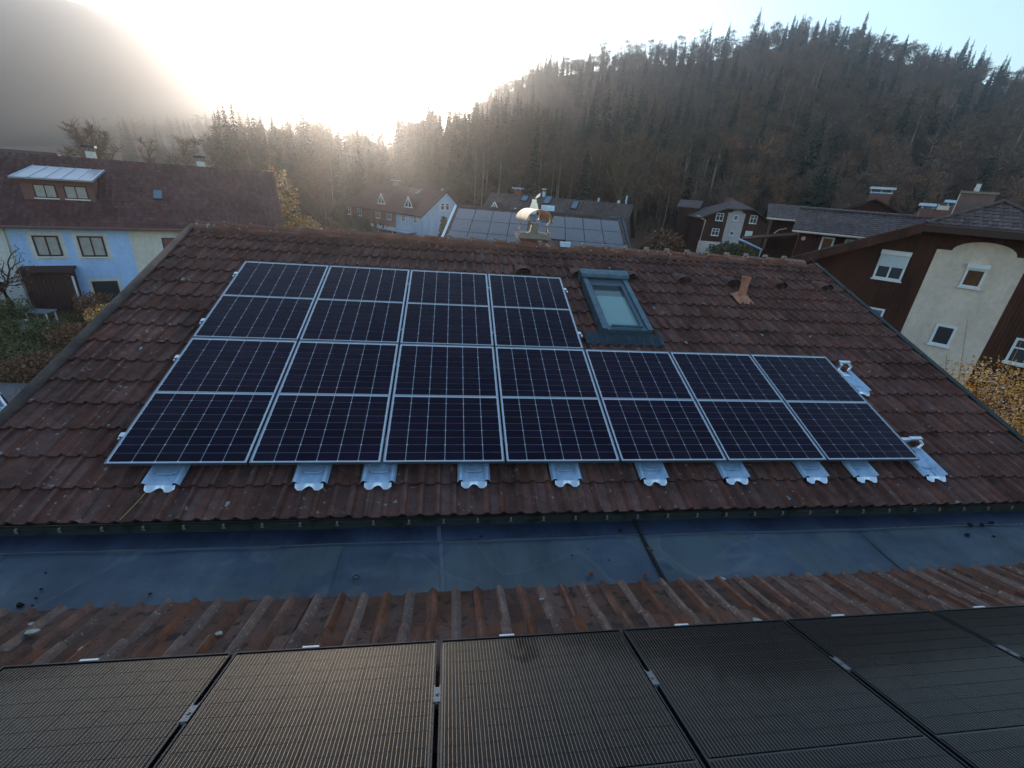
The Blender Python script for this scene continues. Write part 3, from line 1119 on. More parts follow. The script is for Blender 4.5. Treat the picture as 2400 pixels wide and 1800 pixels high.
# brick chimney just behind the ridge with an arched metal cowl
ch = MB()
ch.box(-.25, .25, -.2, .2, -.5, .16)
CHM = T(4.40, ry2 + .52, rz2 - .02)
chim = part("chimney", ch, m_brick, house, CHM)
for zi in range(4):
    for xi in range(3):
        bk = MB()
        x0 = -.25 + xi * .168 + (.05 if zi % 2 else 0)
        bk.box(x0, min(x0 + .155, .252), -.206, -.2005, -.14 + zi * .075, -.14 + zi * .075 + .062)
        part("brick", bk, m_brick, chim, CHM)
cp = MB()
cp.box(-.31, .31, -.26, .26, .16, .225)
cp.box(-.27, .27, -.22, .22, .225, .25)
part("chimney_cap", cp, m_mortar, chim, CHM)
cw = MB()
n_ = 14


def arch(k, off, y):
    a = math.pi * k / n_
    return (-math.cos(a) * (.265 + off), y, .47 + math.sin(a) * (.19 + off))


cw.grid(lambda a, b: arch(a * n_, .006, -.22 + .44 * b), n_, 1)
cw.grid(lambda a, b: arch(a * n_, 0, .22 - .44 * b), n_, 1)
for k in range(n_):
    cw.quad(arch(k, 0, -.22), arch(k, .006, -.22), arch(k + 1, .006, -.22), arch(k + 1, 0, -.22))
cw.tube([(-.33, -.22, .47), (-.265, -.22, .475)], .011, 5)
cowl = part("cowl", cw, m_copper, chim, CHM @ Matrix.Rotation(R(20), 4, 'Z'), smooth=True)
for sx in (-.24, .24):
    for sy in (-.2, .2):
        lg = MB()
        lg.tube([(sx * 1.05, sy * 1.1, .25), (sx * .80, sy * 1.1, .28), (sx * .66, sy * 1.0, .40), (sx * .95, sy * 1.0, .48), (sx * .95, sy * 1.0, .56)], .014, 5)
        part("cowl_leg", lg, m_copper, chim, CHM @ Matrix.Rotation(R(20), 4, 'Z'))
fl = MB()
fl.tube([(0, 0, .2), (0, 0, .42)], .10, 10)
part("flue", fl, m_mortar, chim, CHM)
jb = MB()
jb.box(-.09, .09, -.04, .04, 0, .08)
solo("junction_box", jb, m_galv, "small pale metal plate on the ridge right of the brick chimney", "metal box", Mw=T(4.90, ry2 - .06, rz2 + .075))

# orange vent pipe
vp = MB()
n_ = 14
prof = [(.0, .075), (.02, .07), (.12, .062), (.24, .058), (.34, .072), (.36, .078)]
vp_e = empty("vent_pipe", MAIN @ T(7.66, 3.28, TW + .05), "orange vent pipe with flared top on the main roof", "vent pipe")
base_p = MAIN @ T(7.66, 3.40, TW + .03)
tr = base_p.to_translation()
for k in range(len(prof) - 1):
    for j in range(n_):
        a0, a1 = 6.2832 * j / n_, 6.2832 * (j + 1) / n_
        z0, r0 = prof[k]
        z1, r1 = prof[k + 1]
        vp.quad((r0 * math.cos(a0), r0 * math.sin(a0) , z0), (r0 * math.cos(a1), r0 * math.sin(a1), z0), (r1 * math.cos(a1), r1 * math.sin(a1), z1), (r1 * math.cos(a0), r1 * math.sin(a0), z1))
vp.poly([(.05 * math.cos(6.2832 * j / n_), .05 * math.sin(6.2832 * j / n_), .30) for j in range(n_)])
part("pipe", vp, m_terra, vp_e, T(*tr), smooth=True)
vb = MB()
vb.grid(lambda a, b: (-.14 + .28 * a, -.18 + .32 * b, .012 + .075 * max(0, math.sin(math.pi * a)) ** 1.5 * min(1, b * 2) * min(1, 2.4 - 2 * b) + .012 * math.cos(a * 12.56)), 12, 6)
part("base_tile", vb, m_terra, vp_e, base_p, smooth=True)

# roof window
sk = empty("roof_window", MAIN @ T(5.33, 2.95, TW), "open framed roof window with white blind right of the upper solar panels", "roof window")
x0, x1, v0, v1 = 4.97, 5.70, 2.24, 3.66
zt = TW + .16
f = MB()
f.box(x0, x0 + .075, v0, v1, TW - .02, zt)
f.box(x1 - .075, x1, v0, v1, TW - .02, zt)
f.box(x0 + .075, x1 - .075, v0, v0 + .07, TW - .02, zt - .02)
part("frame", f, m_skyframe, sk, MAIN)
f = MB()
f.box(x0 - .025, x1 + .035, v1 - .02, v1 + .13, TW - .02, zt + .05)
f.tube([(x0 - .025, v1 - .02, zt + .01), (x1 + .035, v1 - .02, zt + .01)], .04, 8)
part("top_cover", f, m_skyframe, sk, MAIN)
f = MB()
f.box(x0 + .078, x0 + .115, v0 + .073, v1 - .025, zt - .10, zt - .03)
f.box(x1 - .135, x1 - .078, v0 + .073, v1 - .025, zt - .10, zt - .025)
f.box(x0 + .115, x1 - .135, v0 + .073, v0 + .12, zt - .10, zt - .035)
f.box(x0 + .115, x1 - .135, v1 - .20, v1 - .025, zt - .10, zt - .03)
f.box(x0 + .115, x1 - .135, v1 - .24, v1 - .205, zt - .10, zt - .02)
part("sash", f, mat("dark sash", (0.10, 0.13, 0.16), None, rough=.4, metal=.3), sk, MAIN)
f = MB()
f.quad((x0 + .115, v0 + .12, zt - .07), (x1 - .135, v0 + .12, zt - .07), (x1 - .135, v1 - .48, zt - .07), (x0 + .115, v1 - .48, zt - .07))
part("blind", f, m_blind, sk, MAIN)
f = MB()
f.quad((x0 + .115, v1 - .48, zt - .07), (x1 - .135, v1 - .48, zt - .07), (x1 - .135, v1 - .24, zt - .07), (x0 + .115, v1 - .24, zt - .07))
part("pane", f, mat("green glass", (0.05, 0.085, 0.08), None, rough=.05, coat=1.0), sk, MAIN)
f = MB()
f.tube([(x0 + .14, v0 + .06, zt + .01), (x1 - .14, v0 + .06, zt + .01)], .018, 8)
part("handle_bar", f, m_skyframe, sk, MAIN)
f = MB()


def apr(a, b):
    u = 4.72 + 1.14 * a
    w_ = (u / .15) % 1.0
    bmp = .030 * max(0, math.sin(math.pi * min(1, max(0, (w_ - .35) / .65)))) ** 1
    return (u, 2.03 + .21 * b, TW + .032 + bmp * (1 - .4 * b) + .05 * b * b)


f.grid(apr, 80, 3)
part("flashing_apron", f, m_lead, sk, MAIN)

# ------------------------------------------------------------------ silver framed panels
PW, PL, PG = 1.134, 1.762, .02


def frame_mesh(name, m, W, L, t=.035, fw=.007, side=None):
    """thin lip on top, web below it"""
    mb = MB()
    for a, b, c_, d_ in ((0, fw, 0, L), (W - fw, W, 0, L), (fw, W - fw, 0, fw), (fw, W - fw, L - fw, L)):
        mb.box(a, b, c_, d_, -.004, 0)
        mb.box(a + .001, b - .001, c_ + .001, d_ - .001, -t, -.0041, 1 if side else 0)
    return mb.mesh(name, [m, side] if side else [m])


def plate(x0, x1, y0, y1, z, name, m):
    mb = MB()
    mb.quad((x0, y0, z), (x1, y0, z), (x1, y1, z), (x0, y1, z))
    return mb.mesh(name, [m])


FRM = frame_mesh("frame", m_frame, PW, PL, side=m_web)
BCK = plate(.007, PW - .007, .007, PL - .007, -.006, "backsheet", m_back)
CX, CY = .1822, .0915


def cell_mesh(name, m, w_, h_, ch_, up):
    mb = MB()
    if up:
        pts = [(0, 0, 0), (w_, 0, 0), (w_, h_ - ch_, 0), (w_ - ch_, h_, 0), (ch_, h_, 0), (0, h_ - ch_, 0)]
    else:
        pts = [(ch_, 0, 0), (w_ - ch_, 0, 0), (w_, ch_, 0), (w_, h_, 0), (0, h_, 0), (0, ch_, 0)]
    mb.prism([(x, y, -.0015) for x, y, z in pts], (0, 0, .0015))
    return mb.mesh(name, [m])


CELL_U = cell_mesh("cell", m_cell, CX - .0052, CY - .0012, .0070, True)
CELL_D = cell_mesh("cell", m_cell, CX - .0052, CY - .0012, .0070, False)
bar_m = MB()
bar_m.box(.012, PW - .012, PL / 2 - .0045, PL / 2 + .0045, -.0055, -.002)
BARM = bar_m.mesh("cross_bar", [m_frame])
clamp_m = MB()
clamp_m.box(-.008, .030, -.025, .025, -.004, .004)
clamp_m.box(.014, .036, -.022, .022, -.06, .0)
clamp_m.tube([(.02, 0, .0), (.02, 0, .012)], .007, 6)
CLAMP = clamp_m.mesh("end_clamp", [m_alu])
midc = MB()
midc.box(.003, .017, -.03, .03, -.008, -.001)
MIDC = midc.mesh("mid_clamp", [m_bframe])
rail = MB()


def solar_panel(Mw, label, group):
    e = empty("solar_panel", Mw, label, "solar panel", group)
    part("frame", FRM, None, e, Mw)
    part("backsheet", BCK, None, e, Mw)
    part("cross_bar", BARM, None, e, Mw)
    mx = (PW - 6 * CX) / 2
    for half in range(2):
        ys = .022 + half * (PL / 2 - .008)
        for r_ in range(9):
            for c_ in range(6):
                # half cells: the chamfers of two neighbours meet at one bright lozenge
                up = (r_ % 2 == (0 if half else 1))
                part("cell", CELL_U if up else CELL_D, None, e, Mw @ T(mx + c_ * CX + .002, ys + r_ * (CY + .0018), -.0035))
    return e


for row, n in ((0, 7), (1, 4)):
    for k in range(n):
        Mw = MAIN @ T(k * (PW + PG), row * (PL + PG), 0)
        pos_ = ORD[k] + " from the left"
        if row == 0 and k == 6:
            pos_ = "at its right end"
        lb = "silver framed solar panel %s in the %s row of the main roof" % (pos_, ("lower", "upper")[row])
        e = solar_panel(Mw, lb, "silver framed panels on the main roof")
        for yy in (.32, 1.42):
            if k == 0:
                part("end_clamp", CLAMP, None, e, Mw @ T(0, yy, 0) @ Matrix.Rotation(math.pi, 4, 'Z'))
            if (row == 1 and k == 3):
                part("end_clamp", CLAMP, None, e, Mw @ T(PW, yy, 0))
            if k < n - 1:
                part("mid_clamp", MIDC, None, e, Mw @ T(PW, yy, 0))
for yy, x1 in ((.32, 8.22), (1.42, 8.22), (2.10, 4.66), (3.20, 4.66)):
    rl = MB()
    rl.box(-.06, x1, yy - .02, yy + .02, -.078, -.037)
    rl.box(-.06, x1, yy - .006, yy + .006, -.085, -.078)
    wh = {.32: "lowest aluminium rail under the lower row of panels", 1.42: "aluminium rail under the upper edge of the lower panel row", 2.10: "aluminium rail under the lower edge of the upper panel row", 3.20: "topmost aluminium rail under the upper panel row"}[yy]
    solo("mounting_rail", rl, m_alu, wh, "mounting rail", "rails under the panels", MAIN)

# metal roof tiles with brackets
def metal_tile():
    mb = MB()

    def fn(a, b):
        x = .31 * a - .005
        z = .012
        if a < .2:
            z += .040 * math.sin(math.pi * a / .2)
        elif a > .8:
            z += .040 * math.sin(math.pi * (a - .8) / .2)
        return (x, .42 * b, z + .022 * (1 - b) + .016)
    mb.grid(fn, 20, 2)
    sh = mb.mesh("sheet", [m_galv], True)
    bd = MB()
    bd.tube([(.072, .135, .055), (.10, .115, .058), (.20, .115, .058), (.228, .135, .055)], .008, 6)
    bead = bd.mesh("bead", [m_galv])
    fl_ = MB()

    def sc_(x):
        w_ = abs(((x - .150) / .052))
        return .044 * max(0, 1 - w_ * w_) if w_ < 1 else 0
    n = 24
    xs = [.03 + .24 * k / n for k in range(n + 1)]
    for k in range(n):
        xa, xb = xs[k], xs[k + 1]
        ya = -.058 + sc_(xa) + (.03 * (1 - min(1, (xa - .03) / .03)) if xa < .06 else 0) + (.03 * (1 - min(1, (.27 - xa) / .03)) if xa > .24 else 0)
        yb = -.058 + sc_(xb) + (.03 * (1 - min(1, (xb - .03) / .03)) if xb < .06 else 0) + (.03 * (1 - min(1, (.27 - xb) / .03)) if xb > .24 else 0)
        fl_.quad((xa, ya, .034), (xb, yb, .034), (xb, .004, .052), (xa, .004, .052))
    flap = fl_.mesh("flap", [m_alu])
    hk = MB()
    hk.box(.12, .16, .30, .50, .03, .045)
    hk.box(.12, .16, .46, .49, .045, .12)
    hook = hk.mesh("hook_arm", [m_alu])
    return sh, bead, flap, hook


SH, BEAD, FLAP, HOOK = metal_tile()
cx_ = [.315, 1.53, 2.125, 3.0, 3.9, 4.80, 5.685, 6.595, 7.19, 8.05]
nm_ = ["leftmost metal roof tile under the first lower panel", "metal roof tile under the left side of the second panel", "metal roof tile under the right side of the second panel", "metal roof tile under the third lower panel",
       "metal roof tile under the fourth lower panel", "metal roof tile under the fifth lower panel", "metal roof tile under the left half of the sixth panel", "metal roof tile under the right side of the sixth panel", "metal roof tile under the left half of the last panel",
       "bare metal roof tile with bracket beyond the bottom right panel corner"]
for k, u in enumerate(cx_):
    Mw = MAIN @ T(u, EAVE + GAU - .01, TW + .012)
    e = empty("bracket_tile", Mw, nm_[k], "bracket tile", "metal roof tiles along the lower panel edge")
    part("sheet", SH, None, e, Mw)
    part("bead", BEAD, None, e, Mw)
    part("flap", FLAP, None, e, Mw)
    part("hook_arm", HOOK, None, e, Mw)
    if k == 9:
        b_ = MB()
        b_.box(.16, .32, .46, .50, .11, .135)
        b_.tube([(.30, .48, .11), (.31, .42, .09), (.25, .38, .05)], .015, 6)
        part("bracket", b_, m_alu, e, Mw)
Mw = MAIN @ T(8.10, EAVE + 5 * GAU - .005, TW + .012)
e = empty("bracket_tile", Mw, "upper metal roof tile with bracket beside the last panel", "bracket tile", "metal roof tiles along the lower panel edge")
for nme, me_ in (("sheet", SH), ("bead", BEAD), ("flap", FLAP), ("hook_arm", HOOK)):
    part(nme, me_, None, e, Mw)
b_ = MB()
b_.box(.13, .30, .50, .54, .11, .135)
b_.tube([(.28, .52, .11), (.30, .46, .09), (.24, .41, .05)], .015, 6)
part("bracket", b_, m_alu, e, Mw)

# ------------------------------------------------------------------ valley gutter
gut = empty("valley_gutter", T(4.4, -.85, -.5), "wide blue grey sheet metal valley gutter between the two roofs", "gutter")


def gsec(t):
    P = [(-.365, -.405), (-.385, -.410), (-.41, -.414), (-.58, -.420), (-.62, -.426), (-.80, -.437), (-1.05, -.438), (-1.20, -.42), (-1.32, -.375), (-1.45, -.315)]
    return P


def gut_part(x0, x1, name, seed, k0, k1, m):
    rg_ = random.Random(seed)
    P = gsec(0)[k0:k1]
    mb = MB()
    nx = max(2, int((x1 - x0) / .12))

    def fn(a, b):
        k = b * (len(P) - 1)
        i = min(int(k), len(P) - 2)
        f_ = k - i
        y = P[i][0] + (P[i + 1][0] - P[i][0]) * f_
        z = P[i][1] + (P[i + 1][1] - P[i][1]) * f_
        x = x0 + (x1 - x0) * a
        z += .004 * math.sin(x * 3.1 + y * 4 + seed) * math.sin(y * 9 + x) + .0025 * math.sin(x * 7.3 + seed)
        return (x, y, z)
    mb.grid(fn, nx, (len(P) - 1) * 2)
    part(name, mb, m, gut, smooth=True)


gut_part(-3.4, 2.86, "sheet", 1, 3, 10, m_zinc)
gut_part(2.83, 4.655, "sheet", 2, 3, 10, m_zinc)
gut_part(4.69, 13.5, "sheet", 3, 3, 10, m_zinc)
gut_part(-3.4, 4.655, "upstand", 4, 0, 4, m_zinc2)
gut_part(4.69, 13.5, "upstand", 5, 0, 4, m_zinc2)
sj = MB()
sj.tube([(4.672, y, z + .004) for y, z in gsec(0)[1:]], .020, 6)
part("joint_seal", sj, m_rubber, gut)
sj = MB()
for k in range(7):
    (ya, za), (yb, zb) = gsec(0)[2 + k], gsec(0)[3 + k]
    sj.quad((2.815 + .012 * k, ya, za + .006), (2.85 + .012 * k, ya, za + .006), (2.862 + .012 * k, yb, zb + .006), (2.827 + .012 * k, yb, zb + .006))
part("solder_seam", sj, m_galv2, gut)
for k, (x, y) in enumerate([(4.06, -1.01), (4.53, -1.04), (4.675, -.76)]):
    lf = MB()
    pts = [(math.cos(a) * .028 * (1.5 if i % 2 else .8), math.sin(a) * .02 * (1.4 if i % 2 else .8), .01 * math.sin(a * 2)) for i, a in enumerate([j * .628 for j in range(10)])]
    c0 = (0, 0, .012)
    for j in range(10):
        lf.tri(pts[j], pts[(j + 1) % 10], c0)
    solo("fallen_leaf", lf, m_leaf, ["brown fallen leaf on the gutter sheet left of the joint, near the tile edge", "dry brown leaf nearest the lower end of the gutter joint", "brown leaf caught on the dark gutter joint"][k], "leaf", None, T(x, y, -.415) @ Matrix.Rotation(k * 1.3, 4, 'Z'))
clumps = [(.05, -1.06, .020), (.13, -1.07, .010), (.08, -.93, .010), (0, -.78, .009), (.11, -1.01, .010), (.82, -1.01, .010), (4.49, -.52, .015), (4.13, -.73, .008), (3.97, -.79, .009), (4.27, -.86, .008), (3.2, -.55, .012), (8.21, -.59, .028), (8.35, -.59, .024), (8.49, -.57, .028), (8.04, -.71, .024), (8.31, -.74, .014)]
for k, (x, y, r_) in enumerate(clumps):
    mb = MB()
    rg_ = random.Random(k)
    n = 7
    ring = [(math.cos(6.283 * j / n) * r_ * rg_.uniform(.6, 1.3) * 1.2, math.sin(6.283 * j / n) * r_ * rg_.uniform(.6, 1.2), 0) for j in range(n)]
    up = [(p[0] * .6, p[1] * .6, r_ * rg_.uniform(.4, .9)) for p in ring]
    for j in range(n):
        j2 = (j + 1) % n
        mb.quad(ring[j], ring[j2], up[j2], up[j])
    mb.poly(up)
    zz = -.425 if y < -.6 else -.41
    side = "left end" if x < 1 else ("middle stretch left of the joint" if x < 5 else "right end")
    solo("moss_clump", mb, m_moss, "black moss crumb lying on the %s of the gutter sheet" % side, "moss clump", "moss crumbs on the " + side, T(x, y, zz))
fl_ = MB()
for (xa, xb) in ((-3.4, 4.64), (4.71, 13.5)):
    fl_.tube([(xa + (xb - xa) * k / 12, -.60 + .012 * math.sin(k * 1.7), -.408 + .002 * math.sin(k * 2.3)) for k in range(13)], .0045, 5)
part("fold_line", fl_, m_galv2, gut)
for lx in (-.9, 1.55, 6.9, 9.2):
    lp = MB()
    for k in range(6):
        (ya, za), (yb, zb) = gsec(0)[3 + k], gsec(0)[4 + k]
        lp.quad((lx, ya, za + .0045), (lx + .5, ya, za + .003), (lx + .5, yb, zb + .003), (lx, yb, zb + .0045))
    part("lap_joint", lp, m_zinc, gut)
wr = MB()
for j in range(12):
    a0, a1 = 6.283 * j / 12, 6.283 * (j + 1) / 12
    wr.tube([(.022 * math.cos(a0), .022 * math.sin(a0), .006), (.022 * math.cos(a1), .022 * math.sin(a1), .006)], .005, 5, cap=False)
solo("metal_ring", wr, m_fascia, "small dark ring lying on the gutter sheet", "ring", None, T(2.22, -.94, -.425))

# ------------------------------------------------------------------ near roof with black panels
nh = empty("house", T(4, -6, GZ), "house under the foreground roof carrying the black solar panels", "house")
w = MB()
w.box(-8, 16, -12, -1.75, GZ, -.55)
part("wall", w, m_palewall, nh)
NT = -.115
d = MB()
d.prism([(9, -.70, NT - .06), (-15, -.70, NT - .06), (-15, 5.6, NT - .06), (9, 5.6, NT - .06)], (0, 0, .035))
nroof = part("roof", d, m_deck, nh, NEAR)
rdg = NEAR @ Vector((0, 5.6, NT - .06))
d = MB()
slab(d, (-8, rdg.y, rdg.z), (16, rdg.y, rdg.z), (16, rdg.y - 5.5, rdg.z - 2.0), (-8, rdg.y - 5.5, rdg.z - 2.0), .08)
part("rear_slope", d, m_roof_red, nh)
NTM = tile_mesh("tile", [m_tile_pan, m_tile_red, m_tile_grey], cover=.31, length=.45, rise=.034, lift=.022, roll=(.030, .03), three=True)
nt_rows = []
for i in range(3):
    for j in range(44):
        u = -2.64 + .31 * j
        nt_rows.append((i, u))
cnt = 0
NEARX = NEAR.copy()
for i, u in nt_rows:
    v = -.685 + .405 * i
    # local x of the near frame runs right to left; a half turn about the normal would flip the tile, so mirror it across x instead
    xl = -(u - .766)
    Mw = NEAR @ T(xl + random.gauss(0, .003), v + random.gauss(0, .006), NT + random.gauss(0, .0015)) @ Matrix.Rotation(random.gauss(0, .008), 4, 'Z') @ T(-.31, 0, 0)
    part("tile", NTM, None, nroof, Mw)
    cnt += 1
for k, (x, v, r_) in enumerate([(.55, -.42, .04), (.48, -.50, .022), (.17, -.34, .03), (5.0, -.66, .035), (4.9, -.12, .04), (3.56, -.50, .018), (.95, -.23, .03), (1.6, -.30, .025)]):
    lm = MB()
    pts = [(math.cos(a) * r_ * random.uniform(.6, 1.1), math.sin(a) * r_ * random.uniform(.5, .9), 0) for a in [i * .698 for i in range(9)]]
    lm.prism(pts, (0, 0, .006))
    part("lichen_patch", lm, m_lichen, nroof, NEAR @ T(-(x - .766), v, NT + .036))

NW, NL = 1.038, 1.755
BFR = frame_mesh("frame", m_bframe, NW, NL, .035, .008)
BBK = plate(.010, NW - .010, .010, NL - .010, -.006, "backsheet", m_bback)
wc = MB()
wc.quad((0, 0, 0), (.1655, 0, 0), (.1655, .0815, 0), (0, .0815, 0))
WCM = wc.mesh("cell", [m_wire])
clp = MB()
clp.box(-.042, .042, -.012, .001, -.03, .003)
CLP = clp.mesh("edge_clamp", [mat("bright clamp", (0.62, 0.64, 0.66), None, rough=.5, metal=.3)])
mcp = MB()
mcp.box(-.016, .016, -.045, .045, .0005, .004)
mcp.box(-.008, .008, -.05, .05, -.03, .0005)
mcp.tube([(0, 0, .004), (0, 0, .010)], .008, 6)
mcp.box(-.016, -.010, -.06, -.045, -.004, .003)
mcp.box(.010, .016, -.06, -.045, -.004, .003)
MCP = mcp.mesh("mid_clamp", [m_web])
nlab = ["black solar panel cut by the left edge, foreground row", "black solar panel at the left of the foreground row", "black solar panel left of the middle gap, foreground row", "black solar panel right of the middle gap, foreground row",
        "black solar panel second from the right, foreground row", "black solar panel at the right of the foreground row", "black solar panel cut by the right edge, foreground row"]
for k in range(-1, 6):
    u = k * (NW + .02)
    Mw = NEAR @ T(-u - NW, 0, 0)
    e = empty("solar_panel", Mw, nlab[k + 1], "solar panel", "black panels on the foreground roof")
    part("frame", BFR, None, e, Mw)
    part("backsheet", BBK, None, e, Mw)
    part("edge_clamp", CLP, None, e, Mw @ T(NW - (.37 if k else .37), 0, 0))
    if k < 5:
        part("mid_clamp", MCP, None, e, Mw @ T(-.01, .41, 0))
    for r_ in range(17):
        for c_ in range(6):
            part("cell", WCM, None, e, Mw @ T(.018 + c_ * .1672, .022 + r_ * .0835 + (.012 if r_ >= 10 else 0), -.0025))
for yy in (.41, 1.35):
    rl = MB()
    rl.box(-6.4, 1.2, yy - .02, yy + .02, -.078, -.037)
    solo("mounting_rail", rl, m_bframe, "dark rail under the %s part of the foreground panels" % ("lower" if yy < 1 else "upper"), "mounting rail", "rails under the foreground panels", NEAR)

# ------------------------------------------------------------------ long house on the left
LH = hframe(-17.566, 29.31, 68)
lh = empty("house", LH @ T(0, 0, GZ), "long house with red brown roof, zinc dormer and blue and cream walls", "house")
EZ, RZ, DR = -1.75, 2.05, 5.0
sl = (RZ - EZ) / (DR + .6)


def panelwall(x0, x1, m, name="wall", label=None):
    b_ = MB()
    b_.box(x0, x1, 0, .35, GZ - .3, EZ + .25)
    part(name, b_, m, lh, LH, label)


panelwall(-14, -5.6, m_palewall, label="off white wall section")
panelwall(-5.6, -.05, m_blue, label="blue wall section")
panelwall(-.05, 8.4, m_yellow, label="cream wall section")
g = MB()
g.prism([(8.4, .0, GZ - .3), (8.4, 10.0, GZ - .3), (8.4, 10.0, EZ + .3), (8.4, 5.0, RZ - .25), (8.4, 0, EZ + .3)], (-.3, 0, 0))
part("gable_wall", g, m_redwall, lh, LH)
r_ = MB()
slab(r_, (-15, -.6, EZ), (9.0, -.6, EZ), (9.0, DR, RZ), (-15, DR, RZ), .14)
lroof = part("roof", r_, m_roof_red, lh, LH)
r_ = MB()
slab(r_, (9.0, 10.6, EZ), (-15, 10.6, EZ), (-15, DR + .003, RZ), (9.0, DR + .003, RZ), .14)
part("rear_slope", r_, m_roof_red, lh, LH)
vL = Vector((0, DR + .6, RZ - EZ))
roof_tiles(lh, (-9.5, -.6, EZ), (1, 0, 0), vL, 18.5, vL.length, m_roof_red, .36, .32, .025, LH)
gt = MB()
gt.tube([(-15, -.68, EZ - .05), (9, -.68, EZ - .05)], .08, 8)
part("gutter", gt, m_redwall, lh, LH)
vb_ = MB()
vb_.prism([(9.003, -.62, EZ - .2), (9.003, -.62, EZ + .03), (9.003, DR, RZ + .03), (9.003, 10.6, EZ + .03), (9.003, 10.6, EZ - .2), (9.003, DR, RZ - .2)], (.04, 0, 0))
part("verge_board", vb_, m_redwall, lh, LH)
# dormer
do = MB()
do.box(-4.75, -1.45, 1.30, 3.2, -.60, .80)
dorm = part("dormer", do, m_redwall, lh, LH)
dr = MB()
slab(dr, (-5.0, .75, .83), (-1.25, .75, .83), (-1.05, 3.6, 1.42), (-4.55, 3.6, 1.42), .1)
part("dormer_roof", dr, mat("zinc dormer roof", (0.42, 0.44, 0.48), (0.36, 0.38, 0.42), 2, .4, metal=.5), dorm, LH)
for k in range(6):
    sm = MB()
    f0 = -4.9 + k * .72
    f1 = -4.48 + k * .68
    sm.tube([(f0, .76, .85), (f1, 3.58, 1.44)], .022, 4)
    part("standing_seam", sm, m_galv, dorm, LH)
for (a, b, gm) in ((-4.22, -3.2, m_curtain), (-2.84, -1.76, m_curtain)):
    window(dorm, LH, a, b, -.30, .45, 1.30, m_brownwood, gm, (1, 0), .07) if False else None
for (a, b) in ((-4.22, -3.2), (-2.84, -1.76)):
    window(lh, LH, a, b, -.30, .46, 1.30, m_brownwood, m_curtain, (1, 0), .06)
# windows in the wall
window(lh, LH, -4.63, -3.46, -3.55, -2.34, 0, m_brownwood, m_curtain, (1, 0), .09)
window(lh, LH, -2.60, -1.36, -3.58, -2.34, 0, m_brownwood, m_curtain, (1, 0), .09)
window(lh, LH, 1.61, 2.64, -3.58, -2.38, 0, m_brownwood, m_redwall, (0, 0), .06)
window(lh, LH, -8.2, -7.0, -3.55, -2.34, 0, m_brownwood, m_curtain, (1, 0), .09)
window(lh, LH, -2.53, -1.25, GZ - .1, -5.12, 0, m_brownwood, m_glass, (0, 0), .09, sill=False)
for (a, b, c_, d_) in ((-4.85, -3.24, -3.75, -2.14), (-2.82, -1.14, -3.78, -2.14), (1.40, 2.85, -3.78, -2.18), (-2.72, -1.05, GZ - .2, -4.93)):
    s_ = MB()
    s_.box(a, b, -.012, .0, c_, d_)
    part("window_surround", s_, m_palewall, lh, LH)
s_ = MB()
sk_v = vL.normalized()
nn = Vector((1, 0, 0)).cross(sk_v)
pp = Vector((1.42, 1.72, EZ + sl * (1.72 + .6)))
s_.prism([pp + nn * .02, pp + Vector((.55, 0, 0)) + nn * .02, pp + Vector((.55, 0, 0)) + sk_v * .95 + nn * .02, pp + sk_v * .95 + nn * .02], nn * .09)
fr_ = part("roof_window", s_, m_brownwood, lh, LH)
s_ = MB()
s_.quad(pp + Vector((.05, 0, 0)) + sk_v * .06 + nn * .113, pp + Vector((.50, 0, 0)) + sk_v * .06 + nn * .113, pp + Vector((.50, 0, 0)) + sk_v * .89 + nn * .113, pp + Vector((.05, 0, 0)) + sk_v * .89 + nn * .113)
part("pane", s_, m_blueglass, fr_, LH)


def far_chimney(parent, Mw, x, y, z0, z1, w_=.45, d_=.45, m=None, cap=True, capm=None):
    c = MB()
    c.box(x - w_ / 2, x + w_ / 2, y - d_ / 2, y + d_ / 2, z0, z1)
    o = part("chimney", c, m or m_mortar, parent, Mw)
    if cap:
        k = MB()
        k.box(x - w_ * .75, x + w_ * .75, y - d_ * .75, y + d_ * .75, z1 + .22, z1 + .36)
        for sx in (-1, 1):
            k.box(x + sx * w_ * .4 - .02, x + sx * w_ * .4 + .02, y - .02, y + .02, z1 - .01, z1 + .225)
        part("chimney_cap", k, capm or m_zinc2, o, Mw)
    return o


far_chimney(lh, LH, -1.9, 5.4, RZ - .5, RZ + .42, .46, .5, m_palewall)
far_chimney(lh, LH, 4.3, 5.4, RZ - .5, RZ + .35, .5, .5, m_palewall)
dp = MB()
dp.tube([(-5.75, -.1, EZ - .1), (-5.75, -.1, GZ)], .05, 6)
part("downpipe", dp, m_palewall, lh, LH)

# grey roofed house beyond it
fh = hframe(*polar(-41.5, 66), 68)
e = empty("house", fh @ T(0, 0, GZ), "pale grey roof of a house beyond the long red roof, at the left edge", "house")
b_ = MB()
b_.box(-3, 8, .4, 9, GZ, -.4)
part("wall", b_, m_palewall, e, fh)
b_ = MB()
slab(b_, (-4, 0, -.6), (9, 0, -.6), (6.2, 4.6, 2.12), (-4, 4.6, 2.12), .15)
slab(b_, (9, 9.3, -.6), (-4, 9.3, -.6), (-4, 4.603, 2.12), (6.2, 4.603, 2.12), .15)
b_.tri((9, 0, -.6), (9, 9.3, -.6), (6.2, 4.6, 2.12))
part("roof", b_, m_roof_grey, e, fh)

